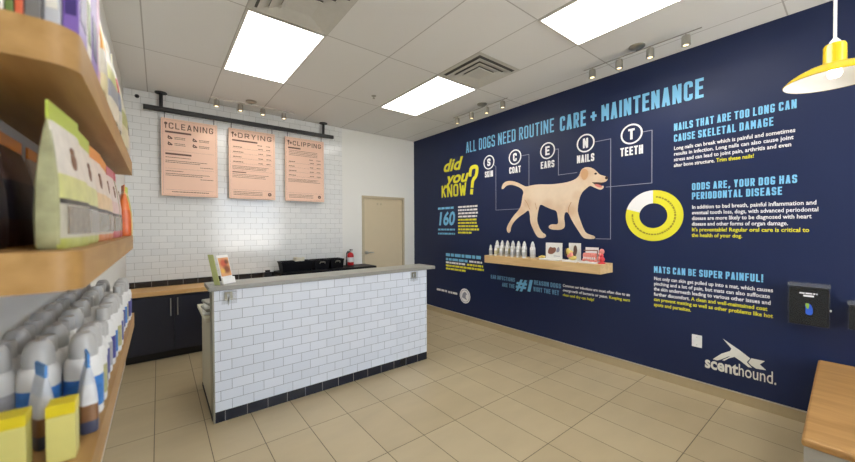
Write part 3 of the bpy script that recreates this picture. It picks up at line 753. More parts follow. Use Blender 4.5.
for fx, fz in ((-1.87, 1.362), (-2.49, 1.362), (-3.045, 1.415), (-2.40, 1.475)):
    for k in range(3): strip(mb, WR, [(fx+k*.013-.013, fz), (fx+k*.013-.010, fz+.02)], .003, .0028)
wbuild(mb, 'leg_creases', mat('crease_print', (186, 136, 96), .6), g)

# ring chart
g = graphic('ring_chart', 'yellow and white doughnut chart on the navy wall', -1.279, 1.598, 'wall graphic')
ca_, cb_ = -1.279, 1.598
mb = MB(); ring(mb, WR, ca_, cb_, .122, .25, R(90), R(-197), n=70); wbuild(mb, 'yellow_sector', M['yel'], g)
mb = MB(); ring(mb, WR, ca_, cb_, .122, .25, R(90), R(163), n=24); wbuild(mb, 'white_sector', M['wht'], g)
mb = MB(); t_a = R(82)
while t_a > R(-180):
    w = rnd.uniform(.06, .16); ring(mb, WR, ca_, cb_, .178, .193, t_a, t_a-w, h=.0018, n=5); t_a -= w+.035
wbuild(mb, 'curved_print', mat('olive_print', (150, 140, 40), .6), g)

def block(name, label, a, heads, lines, split=None):
    """heads: (text, baseline z, width); lines: (z, [(text, colour 0 white/1 yellow)], width)"""
    g = graphic(name, label, a, lines[-1][0] if lines else heads[-1][1])
    if heads:
        mb = MB()
        for t, z, w in heads: stext(mb, WR, t, a, z, heads_cap, w, .0108, .50)
        wbuild(mb, 'heading', M['lblue'], g)
    mw, my = MB(), MB()
    for z, parts, width in lines:
        full = ''.join(p[0] for p in parts); sx = width/raw_width(full); x = a
        for t, c in parts:
            curve_into(my if c else mw, WR, font_curve(t, .016, 2), .001, 0, sx, body_cap/CAP, x, z)
            x += raw_width(t)*sx if len(parts) == 1 else (raw_width(t.rstrip())+.28*(len(t)-len(t.rstrip())))*sx
    if mw.v: wbuild(mw, 'white_text', M['wht'], g)
    if my.v: wbuild(my, 'yellow_text', M['yel'], g)
heads_cap, body_cap = .068, .034
block('nails_text_block', 'text block headed NAILS THAT ARE TOO LONG CAN CAUSE SKELETAL DAMAGE', -1.107,
      [('NAILS THAT ARE TOO LONG CAN', 2.393, .79), ('CAUSE SKELETAL DAMAGE', 2.289, .665)],
      [(2.213, [('Long nails can break which is painful and sometimes', 0)], .785), (2.160, [('results in infection. Long nails can also cause joint', 0)], .775),
       (2.107, [('stress and can lead to joint pain, arthritis and even', 0)], .765), (2.053, [('alter bone structure. ', 0), ('Trim these nails!', 1)], .555)])
heads_cap = .064
block('teeth_text_block', 'text block headed ODDS ARE, YOUR DOG HAS PERIODONTAL DISEASE', -.966,
      [('ODDS ARE, YOUR DOG HAS', 1.822, .655), ('PERIODONTAL DISEASE', 1.737, .575)],
      [(1.652, [('In addition to bad breath, painful inflammation and', 0)], .755), (1.601, [('eventual tooth loss, dogs, with advanced periodontal', 0)], .765),
       (1.550, [('disease are more likely to be diagnosed with heart', 0)], .73), (1.499, [('disease and other forms of organ damage.', 0)], .61),
       (1.447, [("It's preventable! Regular oral care is critical to", 1)], .72), (1.396, [('the health of your dog.', 1)], .345)])
block('mats_text_block', 'text block headed MATS CAN BE SUPER PAINFUL!', -1.268,
      [('MATS CAN BE SUPER PAINFUL!', 1.037, .775)],
      [(.965, [('Not only can skin get pulled up into a mat, which causes', 0)], .832), (.914, [('pinching and a lot of pain, but mats can also suffocate', 0)], .815),
       (.863, [('the skin underneath leading to various other issues and', 0)], .82), (.811, [('further discomfort. ', 0), ('A clean and well-maintained coat', 1)], .80),
       (.760, [('can prevent matting as well as other problems like hot', 1)], .832), (.708, [('spots and parasites.', 1)], .30)])
g = graphic('infection_headline_lettering', 'blue lettering EAR INFECTIONS ARE THE #1 REASON DOGS VISIT THE VET under the shelf', -3.37, .64)
mb = MB(); stext(mb, WR, 'EAR INFECTIONS', -3.375, .735, .055, .43, .010, .4); stext(mb, WR, 'ARE THE', -3.165, .645, .055, .215, .010, .4)
stext(mb, WR, 'REASON DOGS', -2.64, .74, .058, .38, .011, .4); stext(mb, WR, 'VISIT THE VET', -2.65, .653, .058, .365, .011, .4)
wbuild(mb, 'small_words', mat('mid_blue_vinyl', (100, 150, 190), .5), g)
mb = MB(); text(mb, WR, '#1', -2.925, .645, .15, .27, bold=.04, shear=.2); wbuild(mb, 'number_one', M['lblue'], g)
heads_cap = .05
body_cap = .032
block('infection_text_block', 'three short lines of white and yellow print under the wall shelf right end', -2.236, [],
      [(.768, [('Common ear infections are most often due to an', 0)], .75), (.712, [('overgrowth of bacteria or yeast. ', 0), ('Keeping ears', 1)], .75), (.656, [('clean and dry can help!', 1)], .38)])
# shop logo
g = graphic('scenthound_logo', 'cream leaping hound logo with the word scenthound low on the wall', -.865, .22, 'logo')
mb = MB()
poly_shape(mb, WR, [(-y, z) for y, z in [(.741, .517), (.682, .477), (.632, .446), (.567, .397), (.588, .36), (.556, .324), (.577, .322), (.626, .36), (.664, .382), (.70, .36), (.732, .328), (.745, .33), (.70, .368), (.694, .381), (.76, .328), (.779, .317), (.809, .318), (.75, .383), (.693, .422), (.684, .447)]], .0008, .0018)
poly_shape(mb, WR, [(-y, z) for y, z in [(.559, .4), (.48, .401), (.51, .365), (.471, .331), (.53, .325), (.559, .342), (.577, .361)]], .0008, .0018)
wbuild(mb, 'hound_mark', M['cream_v'], g)
mb = MB(); text(mb, WR, 'scent', -.865, .232, .105, .222, bold=.03); text(mb, WR, 'hound.', -.642, .232, .105, .232, bold=.004); wbuild(mb, 'word', M['cream_v'], g)

# blank plate, dispensers
op = thing('wall_plate', 'blank white wall plate low on the navy wall left of the logo', 'wall plate', (XR, .923, .45))
box('plate', M['white'], -.006, 0, -.037, .037, -.055, .055, op, bevel=.002)
MB().tube((-.006, 0, .035), (-.0075, 0, .035), .004).tube((-.006, 0, -.035), (-.0075, 0, -.035), .004).build('screw', M['steel'], op)
def dispenser(y, w, z0, z1, label, art):
    t = thing('wall_dispenser', label, 'dispenser', (XR, y, z0)); h = z1-z0; d = .075
    box('holder_box', M['dblack'], -d, -.004, -w/2+.008, w/2-.008, .004, h-.035, t, bevel=.003)
    mb = MB().box(-d-.006, -d-.002, -w/2, w/2, 0, h-.03).box(-d-.006, 0, -w/2, -w/2+.004, 0, h).box(-d-.006, 0, w/2-.004, w/2, 0, h)
    mb.build('acrylic_cover', M['acrylc'], t)
    MB().box(-d-.006, 0, -w/2, w/2, h-.026, h).build('acrylic_lid', M['acryl'], t)
    if art:
        F = Frame((-d-.0065, 0, 0), (0, -1, 0), (0, 0, 1))
        mb = MB(); wordbars(mb, F, -.045, h-.078, .09, .010, rnd); mb.add([F.p(-.025, h-.098, .001), F.p(.028, h-.098, .001), F.p(.028, h-.085, .001), F.p(-.025, h-.085, .001)], [(0, 1, 2, 3)]); mb.build('caption_print', M['wht'], t)
        mb = MB(); poly_shape(mb, F, smooth_loop([(-.018, .165), (-.012, .12), (-.015, .085), (.022, .08), (.024, .13), (.01, .168)]), .0008, .0016); mb.build('blue_emblem', mat('emblem_blue', (40, 90, 200), .4), t)
        mb = MB(); poly_shape(mb, F, smooth_loop([(-.016, .167), (-.012, .14), (.0, .12), (.006, .15), (.004, .168)]), .0017, .0022); mb.build('green_emblem', mat('emblem_green', (150, 190, 60), .4), t)
        mb = MB().sphere((-d-.004, -w/2-.001, .13), .006, .006, .01); mb.build('latch', M['steel'], t, smooth=True)
dispenser(.243, .212, .755, 1.068, 'black bag dispenser in clear case with small blue emblem', True)
dispenser(-.04, .20, .77, .97, 'black dispenser at the right picture edge beside the clear case', False)

# ================================================================== WALL SHELF WITH SAMPLES
SY0, SY1, SX, SZ = 1.657, 3.245, 3.556, 1.100
ws = tag(box('wall_shelf', M['wood'], SX, XR-.002, SY0, SY1, 1.000, SZ, bevel=.003), 'light wood floating shelf on the navy wall below the dog', 'shelf')
def small_bottle(name, h, r, label, loc, group=None):
    t = thing(name, label, 'bottle', loc)
    MB().lathe([(.0, 0), (r*.95, 0), (r, .004), (r, h*.58), (r*.86, h*.66), (r*.45, h*.70), (0, h*.70)], 18).build('body', M['wbottle'], t, smooth=True)
    MB().lathe([(r*1.005, h*.12), (r*1.012, h*.125), (r*1.012, h*.48), (r*1.005, h*.485)], 18).build('label_band', bandm[random.randrange(len(bandm))], t, smooth=True)
    MB().lathe([(r*.72, h*.66), (r*.72, h*.78), (r*.6, h*.84), (r*.36, h*.94), (r*.2, h), (0, h)], 14).build('nozzle_cap', M['wcap'], t, smooth=True)
    return t
bandm = [mat('label_grey', (176, 178, 176), .5, noise=.3, nscale=160), mat('label_olive', (190, 186, 150), .5, noise=.3, nscale=160), mat('label_silver', (200, 202, 206), .5, noise=.2, nscale=160)]
ORD = ['first', 'second', 'third', 'fourth', 'fifth', 'sixth', 'seventh', 'eighth', 'ninth', 'tenth', 'eleventh', 'twelfth', 'thirteenth', 'fourteenth', 'fifteenth', 'sixteenth', 'seventeenth']
for k, y in enumerate([3.15, 3.06, 2.97, 2.88, 2.79, 2.70, 2.575]):
    lb = 'tall white pointed bottle standing alone at the right end of the shelf bottle row' if k == 6 else 'tall white pointed bottle on the wall shelf, %s from the left of the back row' % ORD[k]
    small_bottle('sample_bottle', .205, .034, lb, (3.715, y, SZ+.001))
for k, y in enumerate([3.19, 3.10, 3.01, 2.915, 2.825, 2.735, 2.645]):
    lb = 'short white bottle on the wall shelf, %s from the left of the front row' % ORD[k]
    small_bottle('sample_bottle', .145, .022, lb, (3.625, y, SZ+.001))

def display(y, w, h, label, art):
    t = thing('display_card', label, 'display', (3.70, y, SZ+.001))
    box('base_tray', M['white'], -.13, .03, -w/2-.012, w/2+.012, 0, .014, t, bevel=.003)
    box('backing_card', M['white'], -.004, .004, -w/2, w/2, .014, h, t, bevel=.001)
    art(t, w, h)
    return t
col = lambda n, r, g, b: mat(n, (r, g, b), .45, noise=.12, nscale=80)
pk, br, ye, rd, dk = col('model_pink', 226, 140, 128), col('model_brown', 132, 86, 70), col('model_yellow', 224, 200, 110), col('model_red', 214, 62, 70), col('model_dark', 84, 60, 48)
def art1(t, w, h):
    F = Frame((-.0045, 0, 0), (0, -1, 0), (0, 0, 1))
    mb = MB(); poly_shape(mb, F, smooth_loop([(-.08, .07), (-.07, .12), (-.045, .155), (-.02, .14), (.02, .15), (.035, .12), (.02, .09), (0, .075), (-.03, .06)]), .0005, .0015); mb.build('printed_dog', br, t)
    mb = MB(); poly_shape(mb, F, smooth_loop([(.03, .09), (.04, .13), (.065, .16), (.08, .12), (.065, .09)]), .0005, .0015); wordbars(mb, F, 0, .04, .08, .008, rnd); mb.build('printed_muzzle', M['grey_v'], t)
    MB().sphere((-.05, .12, .03), .03, .035, .017).sphere((-.05, .155, .024), .02, .02, .011).build('rubber_model', ye, t, smooth=True)
def art2(t, w, h):
    MB().sphere((-.05, .02, .075), .02, .04, .05).sphere((-.055, .05, .11), .016, .022, .04).sphere((-.05, .0, .045), .025, .05, .03).build('ear_lobe', ye, t, smooth=True)
    MB().sphere((-.045, -.03, .13), .014, .022, .055).sphere((-.05, -.02, .08), .014, .02, .04).sphere((-.045, .08, .10), .012, .018, .05).build('ear_canal', dk, t, smooth=True)
    MB().sphere((-.062, .01, .075), .018, .025, .03).sphere((-.06, .04, .06), .014, .02, .02).build('ear_flesh', pk, t, smooth=True)
def art3(t, w, h):
    mb = MB()
    for k in range(7): mb.sphere((-.05, .066-k*.022, .03+.012*math.sin(k)), .02, .016, .02)
    mb.build('lower_gum', pk, t, smooth=True)
    mb = MB()
    for k in range(6): mb.sphere((-.05, .06-k*.024, .075), .015, .015, .034)
    mb.box(-.05, -.02, -.065, .065, .09, .105).build('upper_jaw', pk, t, smooth=True)
    mb = MB()
    for k in range(6): mb.sphere((-.062, .058-k*.023, .052), .008, .008, .014)
    mb.build('tooth', M['white'], t, smooth=True)
    F = Frame((-.0045, 0, 0), (0, -1, 0), (0, 0, 1))
    mb = MB(); strip(mb, F, [(-.085, .13), (.06, .135), (.075, .03)], .01, .001); mb.build('printed_outline', br, t)
display(2.27, .215, .20, 'white display card with a brown dog picture on the wall shelf', art1)
display(2.01, .14, .205, 'white display card with yellow and brown ear model on the wall shelf', art2)
display(1.815, .14, .165, 'framed white display card with pink dog jaw model, near the shelf right end', art3)
rm = thing('red_anatomy_model', 'red and pink upright anatomy model at the right end of the wall shelf', 'model', (3.66, 1.692, SZ+.001))
MB().lathe([(0, 0), (.035, 0), (.035, .012), (.015, .02), (0, .02)], 16).build('base', rd, rm, smooth=True)
MB().sphere((0, 0, .045), .028, .03, .03).sphere((.0, .005, .085), .022, .022, .03).build('body', rd, rm, smooth=True)
MB().sphere((0, 0, .128), .024, .026, .03).sphere((-.018, .012, .10), .012, .014, .018).sphere((-.02, .022, .05), .012, .012, .03).build('head', pk, rm, smooth=True)

# ================================================================== PENDANT LAMP
pl_ = thing('pendant_lamp', 'yellow enamel barn pendant lamp with white inside, upper right', 'pendant lamp', (3.0, .103, 2.315))
MB().lathe([(.203, 0), (.205, .004), (.19, .022), (.16, .046), (.12, .068), (.075, .083), (.050, .090), (.046, .097), (.045, .186), (.039, .199), (.0, .203)], 48, cap=False).build('shade', M['lampy'], pl_, smooth=True)
MB().lathe([(.202, .001), (.187, .019), (.157, .043), (.117, .065), (.072, .079), (.0, .083)], 48, cap=False).build('shade_lining', M['lampw'], pl_, smooth=True)
MB().lathe([(.0, .010), (.022, .016), (.030, .034), (.027, .052), (.015, .080), (.0, .080)], 20).build('bulb', M['bulb'], pl_, smooth=True)
MB().lathe([(.024, .204), (.022, .214), (.013, .226), (.008, .234), (0, .234)], 16).build('cord_grip', M['lampw'], pl_, smooth=True)
MB().tube((0, 0, .232), (0, 0, HC-2.315-.02), .007).build('cord', M['lampw'], pl_, smooth=True)
MB().lathe([(.06, 0), (.055, -.018), (.0, -.02)], 20, (0, 0, HC-2.315)).build('ceiling_rose', M['lampw'], pl_, smooth=True)

# ================================================================== BENCH (front right)
bn = thing('wooden_bench', 'light wood topped bench against the navy wall, lower right corner', 'bench', (3.805, .195, 0), rz=R(1.0))
MB().box(-1.475, -.0, -1.6, -.0, .475, .512).build('bench_top', M['bench'], bn, bevel=.012)
MB().box(-1.467, -.01, -1.59, -.008, 0, .475).build('bench_front', mat('bench_grey_panel', (158, 154, 146), .5), bn)

# ================================================================== PRODUCT SHELVES ON THE LEFT WALL
SHX, SHY0, SHY1 = -.10, .80, 2.27
def wall_board(z0, z1, label, y0=SHY0):
    t = thing('product_shelf', label, 'shelf', ((SHX+XL)/2, (y0+SHY1)/2, z0)); w = (SHX-XL)/2-.001; l = (SHY1-y0)/2
    r_ = .04; pts = [(-w, -l), (-w, l), (w, l)]+[(w-r_+r_*math.cos(-a), -l+r_+r_*math.sin(-a)) for a in [math.pi/2*k/8 for k in range(9)]]
    n = len(pts); vs = [(x, y, 0) for x, y in pts]+[(x, y, z1-z0) for x, y in pts]
    MB().add(vs, [tuple(range(n)), tuple(range(2*n-1, n-1, -1))]+[(k, (k+1) % n, n+(k+1) % n, n+k) for k in range(n)]).build('shelf_board', M['shelfw'], t, smooth=True)
    return t
wall_board(1.762, 1.827, 'topmost light wood product shelf on the left wall')
wall_board(1.395, 1.46, 'middle light wood product shelf on the left wall holding treat bags')
wall_board(1.005, 1.07, 'lowest light wood product shelf on the left wall holding bottles', y0=.45)
Z1, Z2, Z3 = 1.071, 1.461, 1.828

def band_mat(name, h, stops, rough=.35, noise=.12, axis='Z'):
    """printed bag: horizontal bands along z (object space)"""
    m, n, l, p = nt_mat(name)
    tc = n.new('ShaderNodeTexCoord'); sp_ = n.new('ShaderNodeSeparateXYZ'); l.new(tc.outputs['Object'], sp_.inputs[0])
    mr = n.new('ShaderNodeMapRange'); mr.inputs[2].default_value = h; l.new(sp_.outputs['Z'], mr.inputs[0])
    cr = n.new('ShaderNodeValToRGB'); cr.color_ramp.interpolation = 'CONSTANT'
    el = cr.color_ramp.elements
    el[0].position = 0; el[0].color = lin(*stops[0][1]); el[1].position = stops[1][0]; el[1].color = lin(*stops[1][1])
    for pos, c in stops[2:]:
        e = el.new(pos); e.color = lin(*c)
    l.new(mr.outputs[0], cr.inputs[0])
    nz = n.new('ShaderNodeTexNoise'); nz.inputs['Scale'].default_value = 35; l.new(tc.outputs['Object'], nz.inputs['Vector'])
    bp = n.new('ShaderNodeBump'); bp.inputs['Strength'].default_value = .35; bp.inputs['Distance'].default_value = .01
    nz2 = n.new('ShaderNodeTexNoise'); nz2.inputs['Scale'].default_value = 14; l.new(tc.outputs['Object'], nz2.inputs['Vector'])
    l.new(nz2.outputs['Fac'], bp.inputs['Height']); l.new(bp.outputs[0], p.inputs['Normal'])
    mr2 = n.new('ShaderNodeMapRange'); mr2.inputs[1].default_value = .3; mr2.inputs[2].default_value = .7; mr2.inputs[3].default_value = 1-noise; mr2.inputs[4].default_value = 1+noise*.5
    l.new(nz.outputs['Fac'], mr2.inputs[0])
    vm = n.new('ShaderNodeVectorMath'); vm.operation = 'SCALE'; l.new(cr.outputs[0], vm.inputs[0]); l.new(mr2.outputs[0], vm.inputs['Scale'])
    l.new(vm.outputs[0], p.inputs['Base Color']); p.inputs['Roughness'].default_value = rough
    return m

def bag_proto(w, d, h, bodym, sealm, picm, label, loc, cat='treat bag', rz=0):
    gus = picm is not None
    """standing gusset pouch, its printed face towards +x; width along y"""
    t = thing('treat_bag', label, cat, loc, rz)
    n = 24; rows = [(0, .94, .92), (.03, 1, 1), (.22, 1.0, 1.04), (.45, .98, .94), (.65, .95, .66), (.80, .90, .34), (.88, .87, .10), (.885, .87, .05)]
    vs = []; fs = []
    for (zf, wf_, df) in rows:
        for k in range(n):
            a = 2*math.pi*k/n; c, s_ = math.cos(a), math.sin(a)
            e = .4
            x = math.copysign(abs(c)**e, c)*d/2*df; y = math.copysign(abs(s_)**.5, s_)*w/2*wf_
            vs.append((x, y, zf*h))
    for i in range(len(rows)-1):
        for k in range(n): fs.append((i*n+k, i*n+(k+1) % n, (i+1)*n+(k+1) % n, (i+1)*n+k))
    fs += [tuple(range(n-1, -1, -1)), tuple((len(rows)-1)*n+k for k in range(n))]
    mbp = MB().add(vs, fs)
    for q, f in enumerate(mbp.f[:-2]):
        yy = [mbp.v[i][1] for i in f]; xx = [mbp.v[i][0] for i in f]
        if gus and max(yy)-min(yy) < (max(xx)-min(xx))*1.2+.002: mbp.m[q] = 1
    mbp.build('pouch', [bodym, M['gusset']], t, smooth=True)
    MB().box(-.002, .002, -w*.43, w*.43, h*.87, h).build('top_seal', sealm, t)
    if picm:
        mb = MB()
        # dog portrait: body, head, two ears, on the front face
        def px(z): return d/2*(1.06 if z < .45*h else (.98 if z < .55*h else .84))
        mb.sphere((d*.30, 0, h*.60), d*.09, w*.12, h*.10, 12); mb.sphere((d*.26, 0, h*.70), d*.07, w*.07, h*.045, 12)
        mb.build('printed_dog', picm, t, smooth=True)
        MB().box(d*.495, d*.505+.001, -w*.36, w*.36, h*.10, h*.30).build('clear_window', M['wmk'], t)
    return t
M['gusset'] = mat('bag_gusset', (160, 160, 122), .3, noise=.55, nscale=30, bump=1)
M['wmk'] = mat('treats_behind_window', (126, 112, 92), .25, noise=.5, nscale=60)
WHT, LIM, BLK = (222, 216, 206), (176, 190, 84), (58, 52, 50)
bg_lime = band_mat('lime_bag_print', .27, [(0, (184, 190, 96)), (.07, (196, 192, 176)), (.30, (50, 46, 46)), (.335, (206, 208, 138)), (.5, WHT)])
bg_oran = band_mat('orange_bag_print', .27, [(0, (214, 120, 50)), (.07, (196, 184, 170)), (.30, (60, 50, 50)), (.335, (226, 196, 150)), (.5, (226, 214, 204))])
bg_pink = band_mat('pink_bag_print', .27, [(0, (196, 70, 80)), (.10, (206, 190, 176)), (.30, (60, 50, 50)), (.335, (224, 190, 186)), (.5, (226, 210, 206))])
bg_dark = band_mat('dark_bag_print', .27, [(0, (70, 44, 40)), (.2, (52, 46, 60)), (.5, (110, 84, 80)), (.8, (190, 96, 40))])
bg_or2 = band_mat('bright_orange_bag_print', .24, [(0, (222, 106, 46)), (.5, (236, 126, 60)), (.8, (244, 170, 120))])
bg_yg = band_mat('yellow_green_bag_print', .24, [(0, (214, 190, 70)), (.5, (196, 196, 80)), (.8, (232, 222, 150))])
seal_l, seal_o, seal_p = mat('lime_seal', (188, 204, 84), .4), mat('orange_seal', (236, 150, 60), .4), mat('pink_seal', (206, 100, 120), .4)
port = mat('dog_portrait_print', (120, 84, 60), .5, noise=.4, nscale=120)
S = [('lime', bg_lime, seal_l), ('orange', bg_oran, seal_o), ('pink', bg_pink, seal_p)]
protos = {}
def place_bag(kind, w, d, h, bm_, sm_, pm_, label, loc, rz=0):
    if kind in protos: return dup(protos[kind], loc, label, rz)
    protos[kind] = bag_proto(w, d, h, bm_, sm_, pm_, label, loc, rz=rz); return protos[kind]
ys = .968
for k, kd in enumerate([0, 0, 1, 1, 2, 2]):
    n_, bm_, sm_ = S[kd]
    lb = {0: 'lime topped white treat bag nearest the camera on the middle shelf', 1: 'lime topped treat bag just behind the nearest one on the middle shelf',
          2: 'orange topped treat bag behind the two lime topped ones', 3: 'second orange topped treat bag, next to the pink topped ones',
          4: 'pink topped treat bag behind the orange topped ones', 5: 'pink topped treat bag second from the orange ones, nearer the tiled wall'}[k]
    place_bag(n_, .198, .042, .262, bm_, sm_, port, lb, (-.144, ys, Z2), R((-5, -1, -3, 1, -2, 3)[k])); ys += .2
place_bag('or2', .09, .05, .235, bg_or2, mat('orange_seal_bright', (240, 140, 80), .4), None, 'bright orange pouch at the far end of the middle shelf', (-.128, 2.13, Z2), R(10))
place_bag('yg', .07, .04, .235, bg_yg, seal_l, None, 'yellow green pouch last at the far end of the middle shelf', (-.122, 2.215, Z2), R(-6))
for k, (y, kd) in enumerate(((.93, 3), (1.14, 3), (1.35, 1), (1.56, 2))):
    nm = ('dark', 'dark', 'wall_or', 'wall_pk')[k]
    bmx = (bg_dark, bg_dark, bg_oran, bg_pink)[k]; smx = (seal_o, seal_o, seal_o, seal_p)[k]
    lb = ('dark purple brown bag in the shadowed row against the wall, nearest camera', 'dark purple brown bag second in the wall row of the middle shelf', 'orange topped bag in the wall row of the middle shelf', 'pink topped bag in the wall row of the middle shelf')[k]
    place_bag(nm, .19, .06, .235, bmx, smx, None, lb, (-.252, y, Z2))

# top shelf
def carton(name, x0, x1, y0, y1, h, m, label, z=Z3, cap=None, cat='box', stripe=None):
    t = thing(name, label, cat, ((x0+x1)/2, (y0+y1)/2, z)); w = (x1-x0)/2; l = (y1-y0)/2
    hh = h*(.8 if cap else 1)
    MB().box(-w, w, -l, l, 0, hh).build('carton', m, t, bevel=.0015)
    if cap: MB().box(-w-.0004, w+.0004, -l-.0004, l+.0004, hh, h).build('lid_panel', cap, t, bevel=.0015)
    if stripe:
        MB().box(w, w+.0008, -l*.7, l*.7, h*.15, h*.5).box(-w*.7, w*.7, -l-.0008, -l, h*.15, h*.5).build('printed_panel', stripe, t)
    return t
cdb = mat('dark_blue_box', (48, 50, 96), .4); cgr = mat('green_box', (96, 120, 60), .4); cor = mat('orange_red_box', (206, 96, 60), .4)
cgy = mat('grey_box', (110, 108, 106), .4); clb = mat('pale_grey_box', (188, 190, 196), .4); cpu = mat('purple_box', (126, 96, 176), .4); cwh = mat('white_box', (224, 220, 210), .4)
cdp = mat('deep_purple_print', (60, 40, 110), .4); cylw = mat('yellow_box', (214, 196, 30), .4); cyl2 = mat('pale_yellow_box', (206, 200, 120), .4); cpl = mat('pink_lilac_box', (206, 160, 190), .4)
xs = [(-.206, -.190, cdb, 'dark blue'), (-.189, -.183, cwh, 'thin white'), (-.182, -.173, cgr, 'green'), (-.172, -.163, cor, 'orange red'), (-.162, -.145, cgy, 'dark grey')]
for x0, x1, m_, nm in xs: carton('slim_box', x0, x1, .815, .95, .22, m_, nm+' slim box at the near end of the top shelf')
carton('product_box', -.144, -.125, .83, .93, .22, clb, 'pale grey box at the near end of the top shelf left of the purple boxes', stripe=cwh)
y = .84
for k, (m_, st, l_, nm) in enumerate([(cpu, cdp, .085, 'purple box with dark print, nearest on the top shelf front'), (cwh, cgr, .05, 'white box with green stripe on the top shelf front'),
                                      (cpu, cdb, .085, 'purple box with dark blue print, second purple one on the top shelf front'), (cpl, cwh, .04, 'thin lilac box on the top shelf before the white bags')]):
    carton('product_box', -.124 if k else -.124, -.104, y, y+l_, .23, m_, nm, stripe=st); y += l_+.006
bg_t = [band_mat('cream_bag_print_%d' % k, .25, st) for k, st in enumerate([
    [(0, (226, 214, 170)), (.15, (214, 206, 190)), (.38, (232, 160, 40)), (.62, (226, 220, 206)), (.8, (234, 228, 190))],
    [(0, (220, 212, 190)), (.2, (150, 150, 160)), (.4, (206, 206, 120)), (.6, (226, 222, 210))],
    [(0, (206, 200, 186)), (.25, (120, 124, 140)), (.5, (190, 40, 50)), (.68, (230, 226, 216))],
    [(0, (210, 204, 170)), (.3, (170, 172, 90)), (.55, (226, 220, 200))],
    [(0, (200, 196, 186)), (.3, (90, 90, 100)), (.5, (214, 206, 150)), (.7, (224, 220, 206))]])]
seal_c = mat('cream_seal', (232, 228, 206), .4)
for k, nm in enumerate(['cream bag with orange patch', 'cream bag with green patch', 'cream bag with red patch', 'cream bag with olive patch', 'cream bag with grey patch']):
    bag_proto(.19, .05, .25, bg_t[k], seal_c, None, nm+' on the top shelf, %s bag from the camera' % ORD[k], (-.124, 1.205+k*.215, Z3), rz=R((4, -3, 5, -4, 2)[k]))

# bottles on the lowest shelf
labm = [mat('blue_label', (60, 120, 190), .45, noise=.5, nscale=60), mat('navy_label', (64, 66, 140), .45, noise=.4, nscale=60), mat('olive_label', (170, 168, 120), .45, noise=.4, nscale=60), mat('grey_label', (168, 168, 172), .45, noise=.4, nscale=60)]
labn = ['blue', 'navy', 'olive', 'grey']
bp_ = {}
def shelf_bottle(kind, lab, label, loc):
    key = (kind, lab)
    if key in bp_: return dup(bp_[key], loc, label)
    t = thing('product_bottle', label, 'bottle', loc)
    if kind == 0:      # jar shaped bottle with wide domed cap
        r, h = .033, .19
        body = [(0, 0), (r*.95, 0), (r, .005), (r, .115), (r*.9, .13), (r*.62, .138), (0, .138)]
        capp = [(r*.74, .134), (r*.76, .15), (r*.72, .165), (r*.6, .18), (r*.4, .188), (0, .19)]
    elif kind == 1:    # slimmer bottle with disc cap
        r, h = .028, .18
        body = [(0, 0), (r*.95, 0), (r, .005), (r, .12), (r*.8, .138), (r*.45, .145), (0, .145)]
        capp = [(r*.6, .142), (r*.6, .175), (r*.55, .18), (0, .18)]
    else:              # small bottle
        r, h = .026, .15
        body = [(0, 0), (r*.95, 0), (r, .005), (r, .09), (r*.8, .108), (r*.5, .112), (0, .112)]
        capp = [(r*.7, .11), (r*.7, .14), (r*.6, .15), (0, .15)]
    MB().lathe(body, 20).build('bottle_body', M['wbottle'], t, smooth=True)
    MB().lathe([(r*1.004, .02), (r*1.015, .022), (r*1.015, .088), (r*1.004, .09)], 20).build('label_band', labm[lab], t, smooth=True)
    MB().lathe(capp, 18).build('cap', M['gcap'], t, smooth=True)
    bp_[key] = t; return t
rows = [(-.138, 'front'), (-.204, 'middle'), (-.266, 'wall')]
for ri, (x, rn) in enumerate(rows):
    n = 0; y = 1.10 if ri == 0 else 1.085
    while y < 2.22:
        kind = (0, 0, 1, 2, 2, 1, 1)[n % 7] if ri == 0 else (0, 1, 0, 1, 1)[n % 5]
        lab = (0, 2, 1, 1, 3, 1)[n % 6] if ri == 0 else (3, 0, 3, 1)[(n+ri) % 4]
        shelf_bottle(kind, lab, 'white bottle with %s label, %s from the camera in the %s row, lowest shelf' % (labn[lab], ORD[n], rn), (x, y, Z1))
        n += 1; y += .0715
# yellow boxes and blue white pouches in front of the bottles
yb = carton('yellow_box', -.163, -.125, .90, .94, .106, cyl2, 'small yellow box nearest the shelf edge at the front of the lowest shelf', Z1, cap=cylw)
yb = carton('yellow_box', -.226, -.186, .90, .94, .102, cyl2, 'small yellow box further from the shelf edge, bottom left corner', Z1, cap=cylw)
bpou = band_mat('blue_white_pouch_print', .17, [(0, (60, 66, 90)), (.15, (130, 92, 60)), (.35, (208, 210, 214)), (.6, (196, 202, 212)), (.8, (70, 140, 206))])
sblue = mat('blue_seal', (60, 130, 200), .4)
bag_proto(.055, .03, .165, bpou, sblue, None, 'blue topped white pouch behind the yellow box nearest the shelf edge', (-.122, 1.015, Z1), rz=R(12))
bag_proto(.06, .03, .16, bpou, sblue, None, 'blue topped white pouch behind the bottom left yellow box', (-.185, 1.0, Z1), rz=R(25))

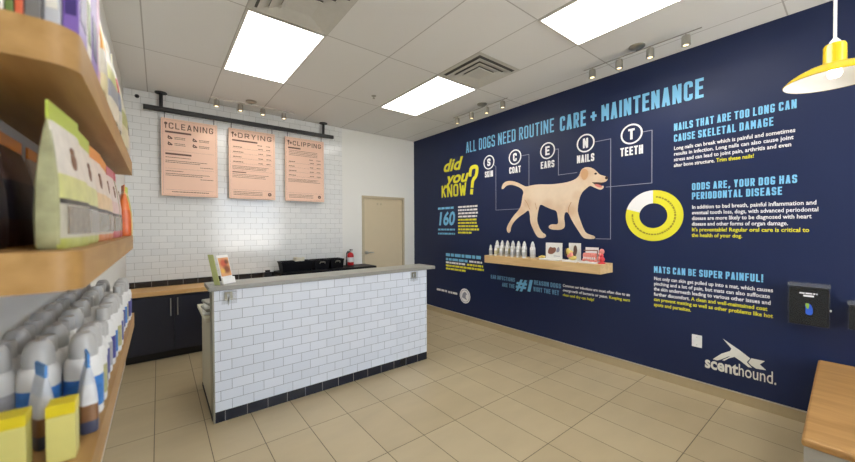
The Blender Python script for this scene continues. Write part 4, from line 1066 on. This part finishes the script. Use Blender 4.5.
GROUPS = {'product_bottle': 'bottles on the lowest product shelf', 'sample_bottle': 'white bottles on the wall shelf', 'ceiling_light': 'troffer lights in the ceiling',
          'ceiling_vent': 'air vents in the ceiling', 'track_light': 'track lights under the ceiling', 'menu_board': 'menu boards on the black pipe', 'letter_badge': 'ringed letters spelling SCENT',
          'base_cabinet': 'base cabinets along the tiled wall', 'storage_basket': 'black baskets behind the counter', 'treat_bag': 'bags on the product shelves', 'product_shelf': 'product shelves on the left wall',
          'leash_hook': 'leash hooks on the counter', 'display_card': 'display cards on the wall shelf', 'yellow_box': 'yellow boxes on the lowest shelf', 'slim_box': 'slim boxes on the top shelf',
          'product_box': 'boxes on the top shelf front', 'wall_dispenser': 'dispensers on the navy wall'}
for o in list(COL.objects):
    k = o.name.split('.')[0]
    if o.parent is None and 'label' in o and k in GROUPS: o['group'] = GROUPS[k]

# ================================================================== LIGHT
w = bpy.data.worlds.new('World'); scene.world = w; w.use_nodes = True
bg = w.node_tree.nodes['Background']; bg.inputs[1].default_value = 1
wn, wl = w.node_tree.nodes, w.node_tree.links       # sky outside the window; brighter glow below the horizon added to light the ceiling
wt = wn.new('ShaderNodeTexCoord'); wsx = wn.new('ShaderNodeSeparateXYZ'); wr = wn.new('ShaderNodeMapRange'); wm = wn.new('ShaderNodeMix'); wm.data_type = 'RGBA'
wl.new(wt.outputs['Generated'], wsx.inputs[0]); wl.new(wsx.outputs['Z'], wr.inputs[0]); wr.inputs[1].default_value = -.05; wr.inputs[2].default_value = .05
wm.inputs[6].default_value = (9.0, 8.8, 8.4, 1); wm.inputs[7].default_value = (4.2, 5.0, 6.2, 1)
wl.new(wr.outputs[0], wm.inputs[0]); wl.new(wm.outputs[2], bg.inputs[0])
def spot(x, y, z, aim, e, ang=70):
    l = bpy.data.lights.new('track_spot', 'SPOT'); l.energy = e; l.spot_size = R(ang); l.spot_blend = .7; l.shadow_soft_size = .03; l.color = (1, .93, .82)
    o = bpy.data.objects.new('track_spot', l); COL.objects.link(o); o.location = (x, y, z)
    o.rotation_euler = (Vector(aim)-Vector((x, y, z))).to_track_quat('-Z', 'Y').to_euler()
for y in (3.596, 3.31, 3.04, 2.775, 1.673, 1.42, 1.163, .904): spot(3.38, y, HC-.15, (XR, y, 2.2), 5)
for x in (.572, .83, 1.093, 1.357): spot(x, 4.87, HC-.15, (x, YB, 2.2), 4)

# ================================================================== CAMERA
YAW, PITCH, ROLL = .6664, -.0123, -.0041
fwd = Vector((math.sin(YAW)*math.cos(PITCH), math.cos(YAW)*math.cos(PITCH), math.sin(PITCH)))
rt = Vector((math.cos(YAW), -math.sin(YAW), 0)); dn = fwd.cross(rt)
er = rt*math.cos(ROLL)-dn*math.sin(ROLL); ed = rt*math.sin(ROLL)+dn*math.cos(ROLL)
cam = bpy.data.cameras.new('camera'); co = bpy.data.objects.new('camera', cam); COL.objects.link(co)
mw = Matrix((er, -ed, -fwd)).transposed().to_4x4(); mw.translation = (0, 0, EYE); co.matrix_world = mw
cam.sensor_width = 36; cam.lens = 342.07*36/855; cam.clip_start = .02
cam.dof.use_dof = True; cam.dof.focus_distance = 3.6; cam.dof.aperture_fstop = 2.2
scene.camera = co
scene.view_settings.view_transform = 'Standard'; scene.view_settings.look = 'None'
scene.view_settings.gamma = 1; scene.view_settings.use_curve_mapping = False
scene.view_settings.exposure = 0.55
